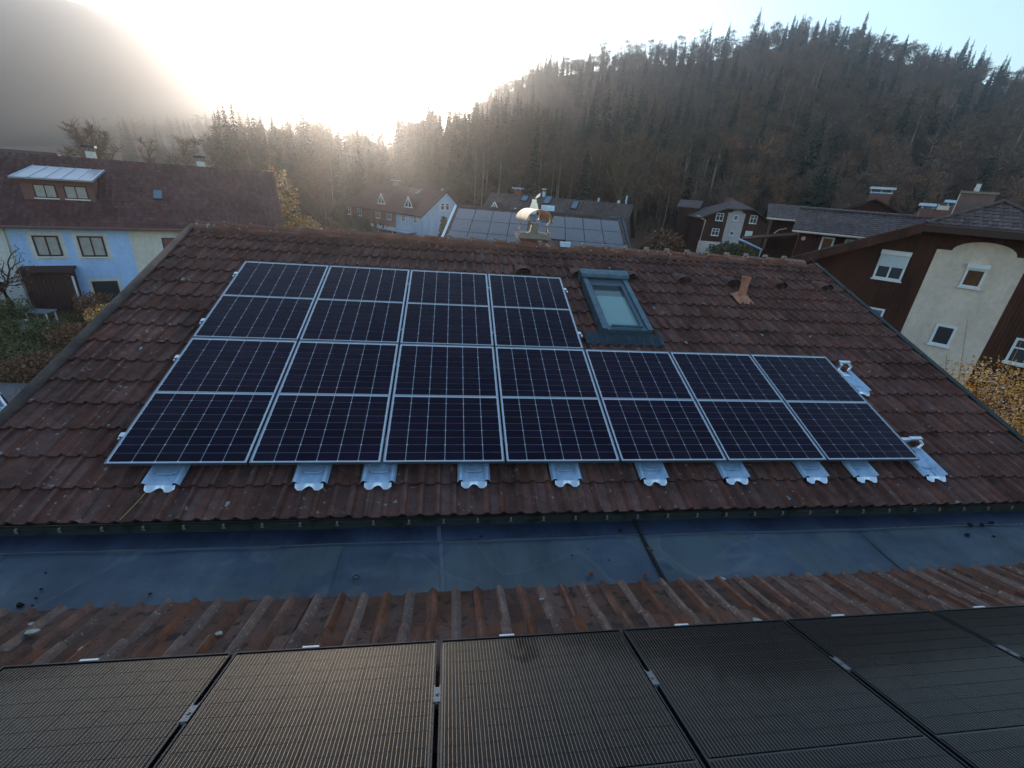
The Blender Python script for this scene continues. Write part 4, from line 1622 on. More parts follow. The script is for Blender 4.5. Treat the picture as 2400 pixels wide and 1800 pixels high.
# ------------------------------------------------------------------ solar roof house beyond the ridge
PVO = Vector((5.189, 22.733, 0.5617))
PVh = Vector((0.98480775, -0.17364818, 0))
PVv = Vector((0.16398924, 0.93002917, 0.32886665))
PVn = PVh.cross(PVv)
PVM = frame(PVO, PVh, PVv, PVn)
pvh = empty("house", T(7.5, 27.5, GZ), "house directly beyond the ridge whose roof is covered with dark panels", "house")
hl = hframe(PVO.x, PVO.y, 100)
w = MB()
w.box(-2.1, 7.1, -3.2, 7.8, GZ, -.6)
part("wall", w, m_palewall, pvh, hl)
r_ = MB()
r_.prism([(-2.45, -4.2, -.16), (7.35, -4.2, -.16), (7.35, 1.95, -.16), (-2.45, 1.95, -.16)], (0, 0, .06))
part("roof", r_, m_roof_dark, pvh, PVM)
roof_tiles(pvh, (-2.4, -4.2, -.10), (1, 0, 0), (0, 1, 0), 9.7, 6.1, m_roof_dark, .34, .30, .015, PVM)
rp = PVM @ Vector((0, 1.95, -.16))
r_ = MB()
a_ = PVM @ Vector((-2.45, 1.95, -.12))
b_ = PVM @ Vector((7.35, 1.95, -.12))
bk = Vector((0.17364818, 0.98480775, 0)) * 5.8 + Vector((0, 0, -2.0))
slab(r_, b_, a_, a_ + bk, b_ + bk, .08)
part("rear_slope", r_, m_roof_dark, pvh)
vt_ = MB()
vt_.box(-2.50, -2.38, -4.2, 2.0, -.22, -.04)
part("verge_trim", vt_, m_white, pvh, PVM)
vt_ = MB()
vt_.box(7.30, 7.40, -4.2, 2.0, -.22, -.03)
part("verge_trim", vt_, m_zinc2, pvh, PVM)
rt = MB()
rt.tube([(-2.4, 1.97, -.08), (7.3, 1.97, -.08)], .09, 8)
part("ridge_cap", rt, m_roof_dark, pvh, PVM)
FPF = frame_mesh("frame", m_bframe, 1.01, 1.51, .03, .014)
FPG = plate(.014, .996, .014, 1.496, -.004, "glass_face", m_slate)
rows_ = ["top", "middle", "bottom"]
for rr in range(3):
    for cc in range(9):
        if rr == 2 and cc == 5:
            continue
        Mw = PVM @ T(-2.2 + 1.03 * cc, .02 - 1.53 * rr, -.03)
        e = empty("solar_panel", Mw, "dark panel %s from left, %s row, on the roof beyond the ridge" % (ORD[cc], rows_[rr]), "solar panel", "dark panels on the roof beyond the ridge")
        part("frame", FPF, None, e, Mw)
        part("glass_face", FPG, None, e, Mw)
# chimneys on it
cc_ = PVM @ Vector((2.15, 1.75, 0))
CM = hframe(cc_.x, cc_.y, 100)
c = MB()
c.box(-.17, .17, -.17, .17, cc_.z - .3, cc_.z + .1)
cho = part("chimney", c, m_palewall, pvh, CM)
c = MB()
c.prism([(-.28, 0, cc_.z + .1), (.28, 0, cc_.z + .1), (.17, 0, cc_.z + .50), (-.17, 0, cc_.z + .50)], (0, .3, 0))
c.box(-.15, .12, .05, .25, cc_.z + .50, cc_.z + .68)
c.prism([(.02, .1, cc_.z + .70), (.28, .1, cc_.z + .86), (.30, .1, cc_.z + 1.04), (.10, .1, cc_.z + .90)], (0, .15, 0))
part("metal_cowl", c, m_alu, cho, CM)
cc_ = PVM @ Vector((2.95, 1.75, 0))
CM = hframe(cc_.x, cc_.y, 100)
c = MB()
c.box(-.13, .13, -.15, .15, cc_.z - .3, cc_.z + .12)
cho = part("chimney", c, m_mortar, pvh, CM)
c = MB()
c.box(-.38, .38, -.25, .25, cc_.z + .14, cc_.z + .42)
part("chimney_cap", c, m_galv, cho, CM)

# ------------------------------------------------------------------ terraced houses far behind
def tri_dormer(parent, Mw, x, y, z, w_=1.9, h_=1.6, depth=2.6, glazed=True):
    o = MB()
    A, B_, C_ = (x - w_ / 2, y, z), (x + w_ / 2, y, z), (x, y, z + h_)
    o.prism([A, B_, C_], (0, depth, 0))
    dm = part("dormer", o, m_roof_red, parent, Mw)
    f = MB()
    t = .16
    for p, q in ((A, B_), (B_, C_), (C_, A)):
        f.tube([Vector(p) + Vector((0, -.05, .03)), Vector(q) + Vector((0, -.05, .03))], t * .55, 4)
    f.box(x - .05, x + .05, y - .09, y - .01, z, z + h_ * .8)
    part("window_frame", f, m_white, dm, Mw)
    p = MB()
    p.tri((x - w_ * .42, y - .02, z + .08), (x + w_ * .42, y - .02, z + .08), (x, y - .02, z + h_ * .88))
    part("pane", p, m_glass if glazed else m_palewall, dm, Mw)


def skylight(parent, Mw, p, hx, vv, w_, l_):
    p, hx, vv = Vector(p), Vector(hx), Vector(vv).normalized()
    n = hx.cross(vv)
    s_ = MB()
    s_.prism([p, p + hx * w_, p + hx * w_ + vv * l_, p + vv * l_], n * .12)
    f = part("roof_window", s_, m_zinc2, parent, Mw)
    s_ = MB()
    q = p + n * .123
    s_.quad(q + hx * .08 + vv * .08, q + hx * (w_ - .08) + vv * .08, q + hx * (w_ - .08) + vv * (l_ - .08), q + hx * .08 + vv * (l_ - .08))
    part("pane", s_, m_blueglass, f, Mw)


# C: row with the pale blue gable (long side runs away to the left)
CF = hframe(-1.941, 76.073, 135)
C_gab = 10.6
ce = empty("house", CF @ T(0, 0, GZ), "row house with pale blue gable wall and triangular dormers", "house")
b_ = MB()
b_.box(-6.8, 0, 0, C_gab, GZ - .3, -2.95)
part("wall", b_, m_palebl, ce, CF, "pale blue wall section")
b_ = MB()
b_.box(-22, -6.8, 0, C_gab, GZ - .3, -3.0)
part("wall", b_, m_redwall, ce, CF, "brown red wall section")
gz = .72
b_ = MB()
b_.prism([(0.02, 0, -2.95), (.02, C_gab, -2.95), (.02, C_gab / 2, gz)], (-.3, 0, 0))
part("gable", b_, m_palebl, ce, CF)
sl_ = (gz + 2.95) / (C_gab / 2)
r_ = MB()
slab(r_, (-22.3, -.5, -2.95 - .5 * sl_ + .15), (.35, -.5, -2.95 - .5 * sl_ + .15), (.35, C_gab / 2, gz + .2), (-22.3, C_gab / 2, gz + .2), .18)
slab(r_, (.35, C_gab + .5, -2.95 - .5 * sl_ + .15), (-22.3, C_gab + .5, -2.95 - .5 * sl_ + .15), (-22.3, C_gab / 2 + .003, gz + .2), (.35, C_gab / 2 + .003, gz + .2), .18)
part("roof", r_, m_roof_red, ce, CF)
vC = Vector((0, C_gab / 2 + .5, gz + 2.95 + .5 * sl_ + .05))
for x_ in (-4.3, -11.6):
    tri_dormer(ce, CF, x_, .75, -2.95 + .75 * sl_ + .30, 2.1, 1.7)
for a, b2, z0, z1 in ((-21.3, -20.0, -4.7, -3.3), (-17.9, -16.6, -4.65, -3.3), (-12.3, -11.1, -4.55, -3.25), (-9.2, -8.0, -4.5, -3.2), (-5.2, -4.3, -4.45, -3.4), (-2.1, -1.3, -4.4, -3.35)):
    window(ce, CF, a, b2, z0, z1, 0, m_white, m_glass, (1, 1), .09)
CG = CF @ Matrix.Rotation(math.pi / 2, 4, 'Z')
for a in (4.05, 5.15):
    window(ce, CG, a, a + .9, -2.2, -1.0, -.03, m_white, m_glass, (0, 1), .12)
b_ = MB()
b_.prism([(-22, -.05, -5.75), (-7.0, -.05, -5.75), (-7.0, -1.2, -5.95), (-22, -1.2, -5.95)], (0, 0, .12))
part("canopy", b_, m_palewall, ce, CF)
b_ = MB()
b_.prism([(-9.5, -.05, -5.85), (-1.5, -.05, -5.85), (-1.5, -2.0, -6.0), (-9.5, -2.0, -6.0)], (0, 0, .12))
for x_ in (-9.3, -5.5, -1.7):
    b_.box(x_ - .05, x_ + .05, -1.9, -1.8, GZ, -5.95)
part("terrace_roof", b_, m_galv, ce, CF)
b_ = MB()
b_.tube([(-.05, -.12, -3.1), (-.05, -.12, GZ)], .06, 6)
part("downpipe", b_, m_galv, ce, CF)
skylight(ce, CF, (-6.0, 3.6, -2.95 + 3.6 * sl_ + .34), (1, 0, 0), vC, .8, 1.3)
far_chimney(ce, CF, -13.5, 5.6, 0.2, 1.55, .9, .8, m_mortar, capm=m_galv)
far_chimney(ce, CF, -1.2, 5.6, 0.2, 1.2, .25, .25, m_galv, cap=False)

# D: long dark roof right of it, gable end seen on the right
DF = hframe(24.53, 52.36, 120)
de = empty("house", DF @ T(-12, 0, GZ), "long dark roofed house at the forest edge with two white gable windows", "house")
hw = 5.2
DF2 = DF @ T(0, -hw, 0)
sl_d = .72
ez_ = 1.47 - hw * sl_d
b_ = MB()
b_.box(-18.7, -.5, 0, 2 * hw, GZ - .3, ez_ - .1)
part("wall", b_, m_redwall, de, DF2)
b_ = MB()
b_.prism([(-.5, 0, GZ), (-.5, 2 * hw, GZ), (-.5, 2 * hw, ez_ - .1), (-.5, hw, 1.3), (-.5, 0, ez_ - .1)], (-.3, 0, 0))
part("gable", b_, mat("grey brown gable", (0.14, 0.12, 0.105), (0.11, 0.095, 0.085), 1, .9), de, DF2)
r_ = MB()
slab(r_, (-19.0, -.5, ez_ - .5 * sl_d), (0, -.5, ez_ - .5 * sl_d), (0, hw, 1.47), (-19.0, hw, 1.47), .2)
slab(r_, (0, 2 * hw + .5, ez_ - .5 * sl_d), (-19.0, 2 * hw + .5, ez_ - .5 * sl_d), (-19.0, hw + .003, 1.47), (0, hw + .003, 1.47), .2)
part("roof", r_, m_roof_dark, de, DF2)
vD = Vector((0, hw + .5, (hw + .5) * sl_d))
roof_tiles(de, (-18.9, -.5, ez_ - .5 * sl_d), (1, 0, 0), vD, 18.8, vD.length, m_roof_dark, .45, .5, .025, DF2)
zr_ = lambda y: ez_ + y * sl_d
skylight(de, DF2, (-7.4, 3.6, zr_(3.6) + .06), (1, 0, 0), vD, .8, 1.5)
skylight(de, DF2, (-14.3, 4.1, zr_(4.1) + .06), (1, 0, 0), vD, .9, 1.1)
skylight(de, DF2, (-2.3, 2.3, zr_(2.3) + .06), (1, 0, 0), vD, .8, 1.0)
skylight(de, DF2, (-11.2, 4.0, zr_(4.0) + .06), (1, 0, 0), vD, .9, 1.5)
tri_dormer(de, DF2, -16.6, 1.3, zr_(1.3) + .15, 2.0, 1.6)
tri_dormer(de, DF2, -13.7, 1.2, zr_(1.2) + .05, 1.6, 1.3, glazed=False)
DG = DF2 @ T(-.5, 0, 0) @ Matrix.Rotation(math.pi / 2, 4, 'Z')
for a in (3.2, 4.2):
    window(de, DG, a, a + .8, -1.75, -.5, -.02, m_white, m_glass, (0, 1), .12)
far_chimney(de, DF2, -15.3, hw + .3, 1.2, 1.95, .9, .6, m_brick, capm=m_galv)
far_chimney(de, DF2, -11.6, hw + .2, 1.2, 2.1, .35, .35, m_galv, capm=m_galv)
far_chimney(de, DF2, -4.4, hw + .2, 1.2, 1.9, .2, .2, m_galv, cap=False)
far_chimney(de, DF2, -1.9, hw + .2, 1.2, 1.8, .3, .3, m_galv, cap=False)
b_ = MB()
b_.tube([(-1.0, hw + .1, 1.4), (-1.0, hw + .1, 2.4)], .10, 6)
part("vent_pipe", b_, m_galv, de, DF2)

# E: small brown house with curved pale panel
def s_(v):
    return v * 1.30


zE = lambda z: 2.41 + (z - 2.41) * 1.30
EP = (2.9 + (38.729 - 2.9) * 1.30, -3.603 + (52.953 + 3.603) * 1.30)
EF = hframe(EP[0], EP[1], 100)
ee = empty("house", EF @ T(0, 0, GZ), "brown house with pale pink arched panel up its gable front", "house")
pts = [(s_(-4.25), 0, GZ), (s_(3.6), 0, GZ), (s_(3.6), 0, zE(.55)), (s_(1.48), 0, zE(1.95)), (s_(-2.02), 0, zE(1.8)), (s_(-4.25), 0, zE(.62))]
b_ = MB()
b_.prism(pts, (0, 9, 0))
part("wall", b_, m_wood, ee, EF)
b_ = MB()
b_.box(s_(-4.27), s_(-1.45), -.03, 0, GZ + .3, zE(-2.2))
for k in range(4):
    b_.box(s_(-4.28), s_(-1.45), -.045, -.03, zE(-2.35) - k * .42, zE(-2.35) - k * .42 + .05)
part("plinth_band", b_, m_cream, ee, EF)


def arch_panel(x0, x1, z0, zs, ax0, ax1, zt, y=-.05, mb=None):
    pts = [(x0, y, z0), (x1, y, z0), (x1, y, zs), (ax1, y, zs)]
    c0, rx_, rz_2 = (ax0 + ax1) / 2, (ax1 - ax0) / 2, zt - zs
    for k in range(1, 14):
        a = math.pi * k / 14
        pts.append((c0 + rx_ * math.cos(a), y, zs + rz_2 * math.sin(a)))
    pts += [(ax0, y, zs), (x0, y, zs)]
    m_ = MB()
    m_.prism(pts, (0, -y - .002, 0))
    return m_


part("arched_panel", arch_panel(s_(-1.36), s_(.80), GZ, zE(1.42), s_(-.95), s_(.45), zE(1.80)), m_pink, ee, EF)
r_ = MB()
slab(r_, (s_(-5.0), -.9, zE(.55)), (s_(-2.0), -.9, zE(1.88)), (s_(-.2), 3.0, zE(2.98)), (s_(-5.0), 9.2, zE(.55)), .15)
slab(r_, (s_(1.5), -.9, zE(1.98)), (s_(4.3), -.9, zE(.55)), (s_(4.3), 9.2, zE(.55)), (s_(-.2), 3.003, zE(2.98)), .15)
slab(r_, (s_(-2.0), -.903, zE(1.88)), (s_(1.5), -.903, zE(1.98)), (s_(-.19), 3.0, zE(2.98)), (s_(-.21), 3.0, zE(2.98)), .15)
part("roof", r_, m_roof_dark, ee, EF)
for (a, b2, c_, d_, gm) in ((-2.8, -1.86, .35, 1.27, m_glass), (-2.9, -1.97, -1.45, -.59, m_glass), (-2.88, -2.04, -3.25, -2.41, m_glass), (1.45, 2.35, .34, 1.31, m_glass), (1.34, 2.22, -1.49, -.58, mat_shutter)):
    window(ee, EF, s_(a), s_(b2), zE(c_), zE(d_), -.03, m_white, gm, (1, 1) if gm is m_glass else (0, 0), .10)
for (a, b2, c_, d_) in ((-.60, -.05, .53, 1.19), (-.62, -.08, -1.28, -.73)):
    window(ee, EF, s_(a), s_(b2), zE(c_), zE(d_), -.06, m_white, m_blueglass, (0, 0), .09)
b_ = MB()
b_.tube([(s_(-5.3), -.5, zE(.75)), (s_(-4.9), -.3, zE(.72)), (s_(-4.5), -.15, zE(.45)), (s_(-4.0), -.1, zE(.3)), (s_(-4.15), -.1, zE(-2.6))], .09, 6)
part("downpipe", b_, m_cream, ee, EF)
far_chimney(ee, EF, s_(-.4), 4.5, 2.6, 3.35, 1.5, .7, m_redwall, cap=False)
side = MB()
slab(side, (s_(-6.6), 6, zE(1.6)), (s_(-3.5), 6, zE(1.55)), (s_(-2.2), 10, zE(2.5)), (s_(-5.4), 10, zE(2.5)), .12)
part("side_roof", side, m_roof_grey, ee, EF)
side = MB()
side.box(s_(-5.6), s_(-4.26), 6.2, 9, GZ, zE(1.5))
part("side_wing", side, m_wood, ee, EF)

# B: large brown house at the right
BF = hframe(23.95, 16.25, 139)
be = empty("house", BF @ T(0, 0, GZ), "large dark boarded house at the right with cream arched panel and roller shutters", "house")
xc = 2.93
pts = [(-3.2, 0, GZ - .3), (9.1, 0, GZ - .3), (9.1, 0, .15), (5.2, 0, 2.0), (.70, 0, 2.0), (-3.2, 0, .15)]
b_ = MB()
b_.prism(pts, (0, 5.8, 0))
part("wall", b_, m_wood, be, BF)
# vertical boards on the gable front
for k in range(96):
    x = -3.15 + k * .128
    zt_ = .10 + (min(x + 3.2, 9.1 - x)) * .474
    zt_ = min(zt_, 1.95)
    zb_ = -6.3
    if 1.42 < x + .06 < 4.40:
        if x < 1.95 or x > 3.95:
            zb_ = 1.24
        else:
            zb_ = 1.72
        if zt_ - zb_ < .1:
            continue
    bb = MB()
    bb.box(x, x + .118, -.022 - .004 * (k % 3), -.001, zb_, zt_)
    part("board", bb, m_wood, be, BF)
part("arched_panel", arch_panel(1.42, 4.42, GZ - .3, 1.23, 1.93, 4.0, 1.70, -.06), m_cream, be, BF)
r_ = MB()
r_.prism([(-4.05, -1.0, -.14), (.70, -1.0, 2.09), (xc, 1.5, 3.19), (xc, 6.0, 3.19), (-4.05, 6.0, -.14)], (0, 0, .16))
broof = part("roof", r_, m_roof_grey, be, BF)
r_ = MB()
r_.prism([(5.16, -1.0, 2.09), (9.9, -1.0, -.14), (9.9, 6.0, -.14), (xc, 6.0, 3.19), (xc, 1.5, 3.19)], (0, 0, .16))
part("roof", r_, m_roof_grey, be, BF)
r_ = MB()
r_.prism([(.70, -1.0, 2.10), (5.16, -1.0, 2.10), (xc, 1.5, 3.2)], (0, 0, .15))
part("half_hip", r_, m_roof_grey, be, BF)
# hip tiles laid course by course, narrowing to the ridge
hv = Vector((0, 2.5, 1.1))
hvn = Vector((1, 0, 0)).cross(hv.normalized())
ht = MB()
nr = 8
for i in range(nr):
    f0 = i / nr
    f1 = (i + 1) / nr
    xa, xb = .70 + (xc - .70) * f0, 5.16 - (5.16 - xc) * f0
    nc = max(1, int((xb - xa) / .30))
    for j in range(nc):
        o0 = Vector((xa + .30 * j, -1.0 + 2.5 * f0, 2.25 + 1.1 * f0))
        p1 = o0 + hvn * .03
        p2 = o0 + Vector((.17, 0, 0)) + hvn * .065
        p3 = o0 + Vector((.29, 0, 0)) + hvn * .03
        upv = hv / nr - hvn * .02
        ht.quad(p1, p2, p2 + upv, p1 + upv)
        ht.quad(p2, p3, p3 + upv, p2 + upv)
        ht.quad(o0, o0 + Vector((.29, 0, 0)), p3, p1)
part("hip_tiling", ht, m_roof_grey, be, BF, kind='stuff')
for (a, b2) in (((-4.08, -1.04, -.02), (.66, -1.04, 2.20)), ((5.2, -1.04, 2.20), (9.93, -1.04, -.02))):
    vb_ = MB()
    a, b2 = Vector(a), Vector(b2)
    vb_.prism([a - Vector((0, 0, .36)), b2 - Vector((0, 0, .36)), b2 + Vector((0, 0, .07)), a + Vector((0, 0, .07))], (0, .035, 0))
    part("bargeboard", vb_, m_wood, be, BF)
    vb_ = MB()
    vb_.tube([a + Vector((0, .03, .10)), b2 + Vector((0, .03, .10))], .035, 6)
    part("verge_tiles", vb_, m_verge, be, BF)
hp = MB()
hp.tube([(.68, -1.0, 2.30), (xc, 1.5, 3.42)], .07, 6)
part("hip_ridge", hp, m_verge, be, BF)
hp = MB()
hp.tube([(5.18, -1.0, 2.30), (xc, 1.5, 3.42)], .07, 6)
part("hip_ridge", hp, m_roof_grey, be, BF)
so = MB()
so.box(.60, 5.3, -1.02, -.98, 1.93, 2.21)
part("eave_board", so, m_brownwood, be, BF)
so = MB()
so.prism([(.60, -.98, 1.95), (5.3, -.98, 1.95), (5.3, -.03, 1.97), (.60, -.03, 1.97)], (0, 0, .03))
part("soffit", so, m_redwood, be, BF)
window(be, BF, -.50, .62, -.40, .75, -.03, m_white, m_glass, (1, 0), .09, shutter=.62)
window(be, BF, 2.66, 3.36, -.22, .60, -.06, m_white, mat("glass with painted warm reflection", (0.16, 0.07, 0.03), (0.08, 0.04, 0.03), 3, .06, coat=1.0), (0, 0), .09, shutter=.1)  # warm reflection is put into the upper pane's colour
window(be, BF, 2.54, 3.29, -2.97, -2.0, -.06, m_white, m_glass, (0, 0), .10)
window(be, BF, -.19, .50, -3.0, -1.80, -.03, m_white, m_blueglass, (0, 0), .09)
window(be, BF, 5.2, 6.4, -3.1, -1.98, -.03, m_white, m_glass, (1, 1), .09)
CB = BF @ T(2.05, 3.2, 0)
c = MB()
c.box(-.62, .62, -.35, .35, 2.3, 3.70)
co = part("chimney", c, mat("brown chimney render", (0.22, 0.14, 0.12), (0.17, 0.11, 0.10), 4, .9), be, CB)
c = MB()
c.box(-.68, .68, -.41, .41, 3.70, 3.80)
part("chimney_cap", c, m_mortar, co, CB)
c = MB()
c.tube([(-.12, 0, 3.8), (-.12, 0, 4.0), (-.12, 0, 4.14)], .10, 10, r2=.085)
part("flue_pot", c, m_palewall, co, CB)
c = MB()
c.tube([(.56, 0, 3.8), (.62, 0, 4.55)], .022, 6)
part("mast", c, m_verge, co, CB)
c = MB()
c.box(-.66, -.623, -.34, .34, 2.3, 3.695)
part("chimney_edge", c, m_cream, co, CB)

# G2: low tiled house between
GF = hframe(24.48, 24.3, 128)
ge = empty("house", GF @ T(0, 0, GZ), "red boarded house with long brown tiled roof behind the large brown house", "house")
gv = Vector((0, 3.6, 1.24))
r_ = MB()
slab(r_, (0, 0, 1.2), (12, 0, 1.2), (12, 3.6, 2.44), (0, 3.6, 2.44), .12)
groof = part("roof", r_, m_roof_grey, ge, GF)
roof_tiles(ge, (0, 0, 1.2), (1, 0, 0), gv, 12, gv.length, m_roof_grey, .345, .30, .03, GF)
r_ = MB()
slab(r_, (12, 7.4, 1.1), (0, 7.4, 1.1), (0, 3.603, 2.44), (12, 3.603, 2.44), .12)
part("rear_slope", r_, m_roof_grey, ge, GF)
b_ = MB()
b_.box(.45, 11.5, .7, 6.8, GZ, 1.25)
part("wall", b_, m_redwood, ge, GF)
b_ = MB()
b_.tube([(0, -.05, 1.13), (5.2, -.05, 1.13)], .07, 6)
part("gutter", b_, m_cream, ge, GF)
window(ge, GF, 1.75, 2.45, .05, .95, .66, m_white, mat("amber pane", (0.18, 0.07, 0.03), None, rough=.06, coat=1.0), (0, 0), .1)
window(ge, GF, 3.0, 3.5, .05, .95, .66, m_white, m_glass, (1, 0), .1)
b_ = MB()
b_.tube([(.75, .58, .72), (.75, .66, .72)], .13, 8)
part("wall_lamp", b_, m_cream, ge, GF)
b_ = MB()
b_.tube([(3.2, 4.2, 2.2), (3.2, 4.2, 2.45)], .07, 6)
part("ridge_vent", b_, m_roof_dark, ge, GF)
rd_ = MB()
rd_.tube([(0, 3.6, 2.48), (12, 3.6, 2.48)], .09, 6)
part("ridge_cap", rd_, m_roof_grey, ge, GF)
cx2, cy2 = 7.6, 5.4
c = MB()
c.box(cx2 - .85, cx2 + .85, cy2 - .4, cy2 + .4, 1.6, 3.05)
co = part("chimney", c, m_redwall, ge, GF)
for (a, b2, z_) in ((-.95, -.05, 3.22), (.25, 1.25, 3.50)):
    c = MB()
    c.box(cx2 + a, cx2 + b2, cy2 - .35, cy2 + .35, z_, z_ + .16)
    c.box(cx2 + a + .15, cx2 + a + .2, cy2 - .03, cy2 + .03, 3.05, z_)
    c.box(cx2 + b2 - .2, cx2 + b2 - .15, cy2 - .03, cy2 + .03, 3.05, z_)
    part("chimney_cap", c, m_galv, co, GF)
c = MB()
c.box(cx2 - .1, cx2 + .5, cy2 - .3, cy2 + .1, 3.05, 3.3)
part("flue_pot", c, m_cream, co, GF)
ap = MB()
ap.tube([(0, 0, 0), (0, 0, 1.2)], .028, 6)
apx, apy = polar(48.2, 37)
solo("antenna_pole", ap, m_verge, "thin bare pole rising behind the chimney with two caps", "pole", None, T(apx, apy, 2.2) @ Matrix.Rotation(R(3), 4, 'Y'))

# G1: roof further left and back
G1F = hframe(31.0, 36.4, 122)
g1 = empty("house", G1F @ T(0, 0, GZ), "timber house with balcony beside the arched panel house", "house")
r_ = MB()
slab(r_, (0, 0, 1.55), (14, 0, 1.55), (14, 4.2, 2.70), (0, 4.2, 2.70), .12)
part("roof", r_, m_roof_grey, g1, G1F)
gv1 = Vector((0, 4.2, 1.15))
roof_tiles(g1, (0, 0, 1.55), (1, 0, 0), gv1, 14, gv1.length, m_roof_grey, .36, .32, .03, G1F)
r_ = MB()
slab(r_, (14, 8.6, 1.5), (0, 8.6, 1.5), (0, 4.203, 2.70), (14, 4.203, 2.70), .12)
part("rear_slope", r_, m_roof_grey, g1, G1F)
b_ = MB()
b_.box(.6, 13.5, 1.4, 8, GZ, 1.8)
part("wall", b_, m_wood, g1, G1F)
b_ = MB()
b_.tube([(0, -.05, 1.48), (9, -.05, 1.48)], .08, 6)
part("gutter", b_, m_cream, g1, G1F)
b_ = MB()
b_.box(.1, 5.5, .1, 1.4, -2.2, -2.05)
b_.box(.1, 5.5, .1, .18, -2.05, -1.2)
for k in range(9):
    b_.box(.15 + k * .64, .27 + k * .64, .12, .2, GZ, 1.5) if k % 4 == 0 else None
part("balcony", b_, m_wood, g1, G1F)
b_ = MB()
slab(b_, (-1.6, -3.0, -.30), (4.5, -3.0, .95), (4.5, .5, .95), (-1.6, .5, -.30), .14)
part("porch_roof", b_, m_wood, g1, G1F)
b_ = MB()
b_.tube([(-1.9, -3.0, -.35), (-1.4, -3.0, -.5), (.1, -3.0, -1.0), (-.05, -3.0, -3.2)], .10, 8)
part("downpipe", b_, m_galv, g1, G1F)
b_ = MB()
b_.box(-.2, 3.2, -3.0, .4, -3.3, -3.15)
part("shed_roof", b_, m_galv, g1, G1F)
b_ = MB()
b_.tube([(1.0, 1.3, .2), (1.3, 1.3, .55), (1.9, 1.3, .75)], .06, 6)
part("downpipe", b_, m_cream, g1, G1F)

# H: red gable with big chimney further back
HX, HY = polar(43.7, 62)
HF = hframe(HX, HY, 131)
he = empty("house", HF @ T(0, 0, GZ), "house with low red gable behind the brown tiled roof", "house")
b_ = MB()
b_.prism([(-2.6, 0, GZ), (2.4, 0, GZ), (2.4, 0, 2.75), (0, 0, 3.7), (-2.6, 0, 2.6)], (0, 8, 0))
part("wall", b_, m_redwood, he, HF)
r_ = MB()
slab(r_, (-3.3, -.7, 2.45), (0, -.7, 4.0), (0, 8.5, 4.0), (-3.3, 8.5, 2.45), .15)
slab(r_, (0.003, -.7, 4.0), (3.0, -.7, 2.65), (3.0, 8.5, 2.65), (0.003, 8.5, 4.0), .15)
part("roof", r_, m_wood, he, HF)
c = MB()
c.box(-.5, 1.3, 3.2, 4.2, 3.2, 4.55)
co = part("chimney", c, m_redwall, he, HF)
c = MB()
c.box(-.65, 1.55, 3.0, 4.4, 5.0, 5.22)
for x_ in (-.5, .4, 1.3):
    c.box(x_ - .03, x_ + .03, 3.3, 3.4, 4.55, 5.0)
c.box(-.55, 1.4, 3.2, 3.3, 4.62, 4.72)
part("chimney_cap", c, m_galv, co, HF)
SX, SY = polar(49.3, 52)
SF = hframe(SX, SY, 131)
sh = empty("house", SF @ T(0, 0, GZ), "dark flat topped roof seen between the capped chimney and the brown chimney", "house")
b_ = MB()
b_.box(-1.6, 4, .3, 6, GZ, 3.0)
part("wall", b_, m_wood, sh, SF)
b_ = MB()
slab(b_, (-2.2, 0, 2.3), (4.6, 0, 2.3), (4.6, 3.4, 3.75), (-1.5, 3.4, 3.75), .12)
part("roof", b_, m_roof_dark, sh, SF)

# ------------------------------------------------------------------ garden plants and garden things
def leaf_shape(rg_, n, fn, size, stretch=1.0):
    mb = MB()
    for _ in range(n):
        p = Vector(fn(rg_))
        d = Vector((rg_.gauss(0, 1), rg_.gauss(0, 1), rg_.gauss(0, .8))).normalized()
        s_v = d.cross(Vector((rg_.gauss(0, 1), rg_.gauss(0, 1), rg_.gauss(0, 1)))).normalized()
        L = size * rg_.uniform(.6, 1.3)
        mb.quad(p, p + d * L * .5 + s_v * L * .35, p + d * L * stretch, p + d * L * .5 - s_v * L * .35)
    return mb


def blob(rx_, ry_, rz_b):
    def fn(rg_):
        while True:
            v = Vector((rg_.gauss(0, 1), rg_.gauss(0, 1), rg_.gauss(0, 1))).normalized()
            k = rg_.random() ** .28
            lump = 1 + .22 * math.sin(v.x * 5 + v.y * 4) * math.sin(v.z * 6 + v.x * 3)
            p = (v.x * rx_ * k * lump, v.y * ry_ * k * lump, rz_b + v.z * rz_b * k * lump)
            if p[2] > -.05:
                return p
    return fn


def shrub(x, y, z, rx_, ry_, rz_b, n, size, m, label, name="shrub", cat="shrub", group=None, seed=1, twigs=0):
    rg_ = random.Random(seed)
    Mw = T(x, y, z)
    e = empty(name, Mw, label, cat, group)
    part("foliage", leaf_shape(rg_, n, blob(rx_, ry_, rz_b), size), m, e, Mw)
    st = MB()
    for k in range(6 + twigs):
        a = rg_.uniform(0, 6.28)
        L = rg_.uniform(.6, 1.05 if twigs == 0 else 1.22)
        tip = (math.cos(a) * rx_ * L * .8, math.sin(a) * ry_ * L * .8, rz_b * 2 * L * rg_.uniform(.75, 1.0))
        st.tube([(math.cos(a) * rx_ * .1, math.sin(a) * ry_ * .1, -.2), (tip[0] * .5, tip[1] * .5, tip[2] * .6), tip], .018 if twigs else .03, 4, r2=.006)
    part("stem", st, m_twig2 if twigs else m_darkbark, e, Mw)
    return e


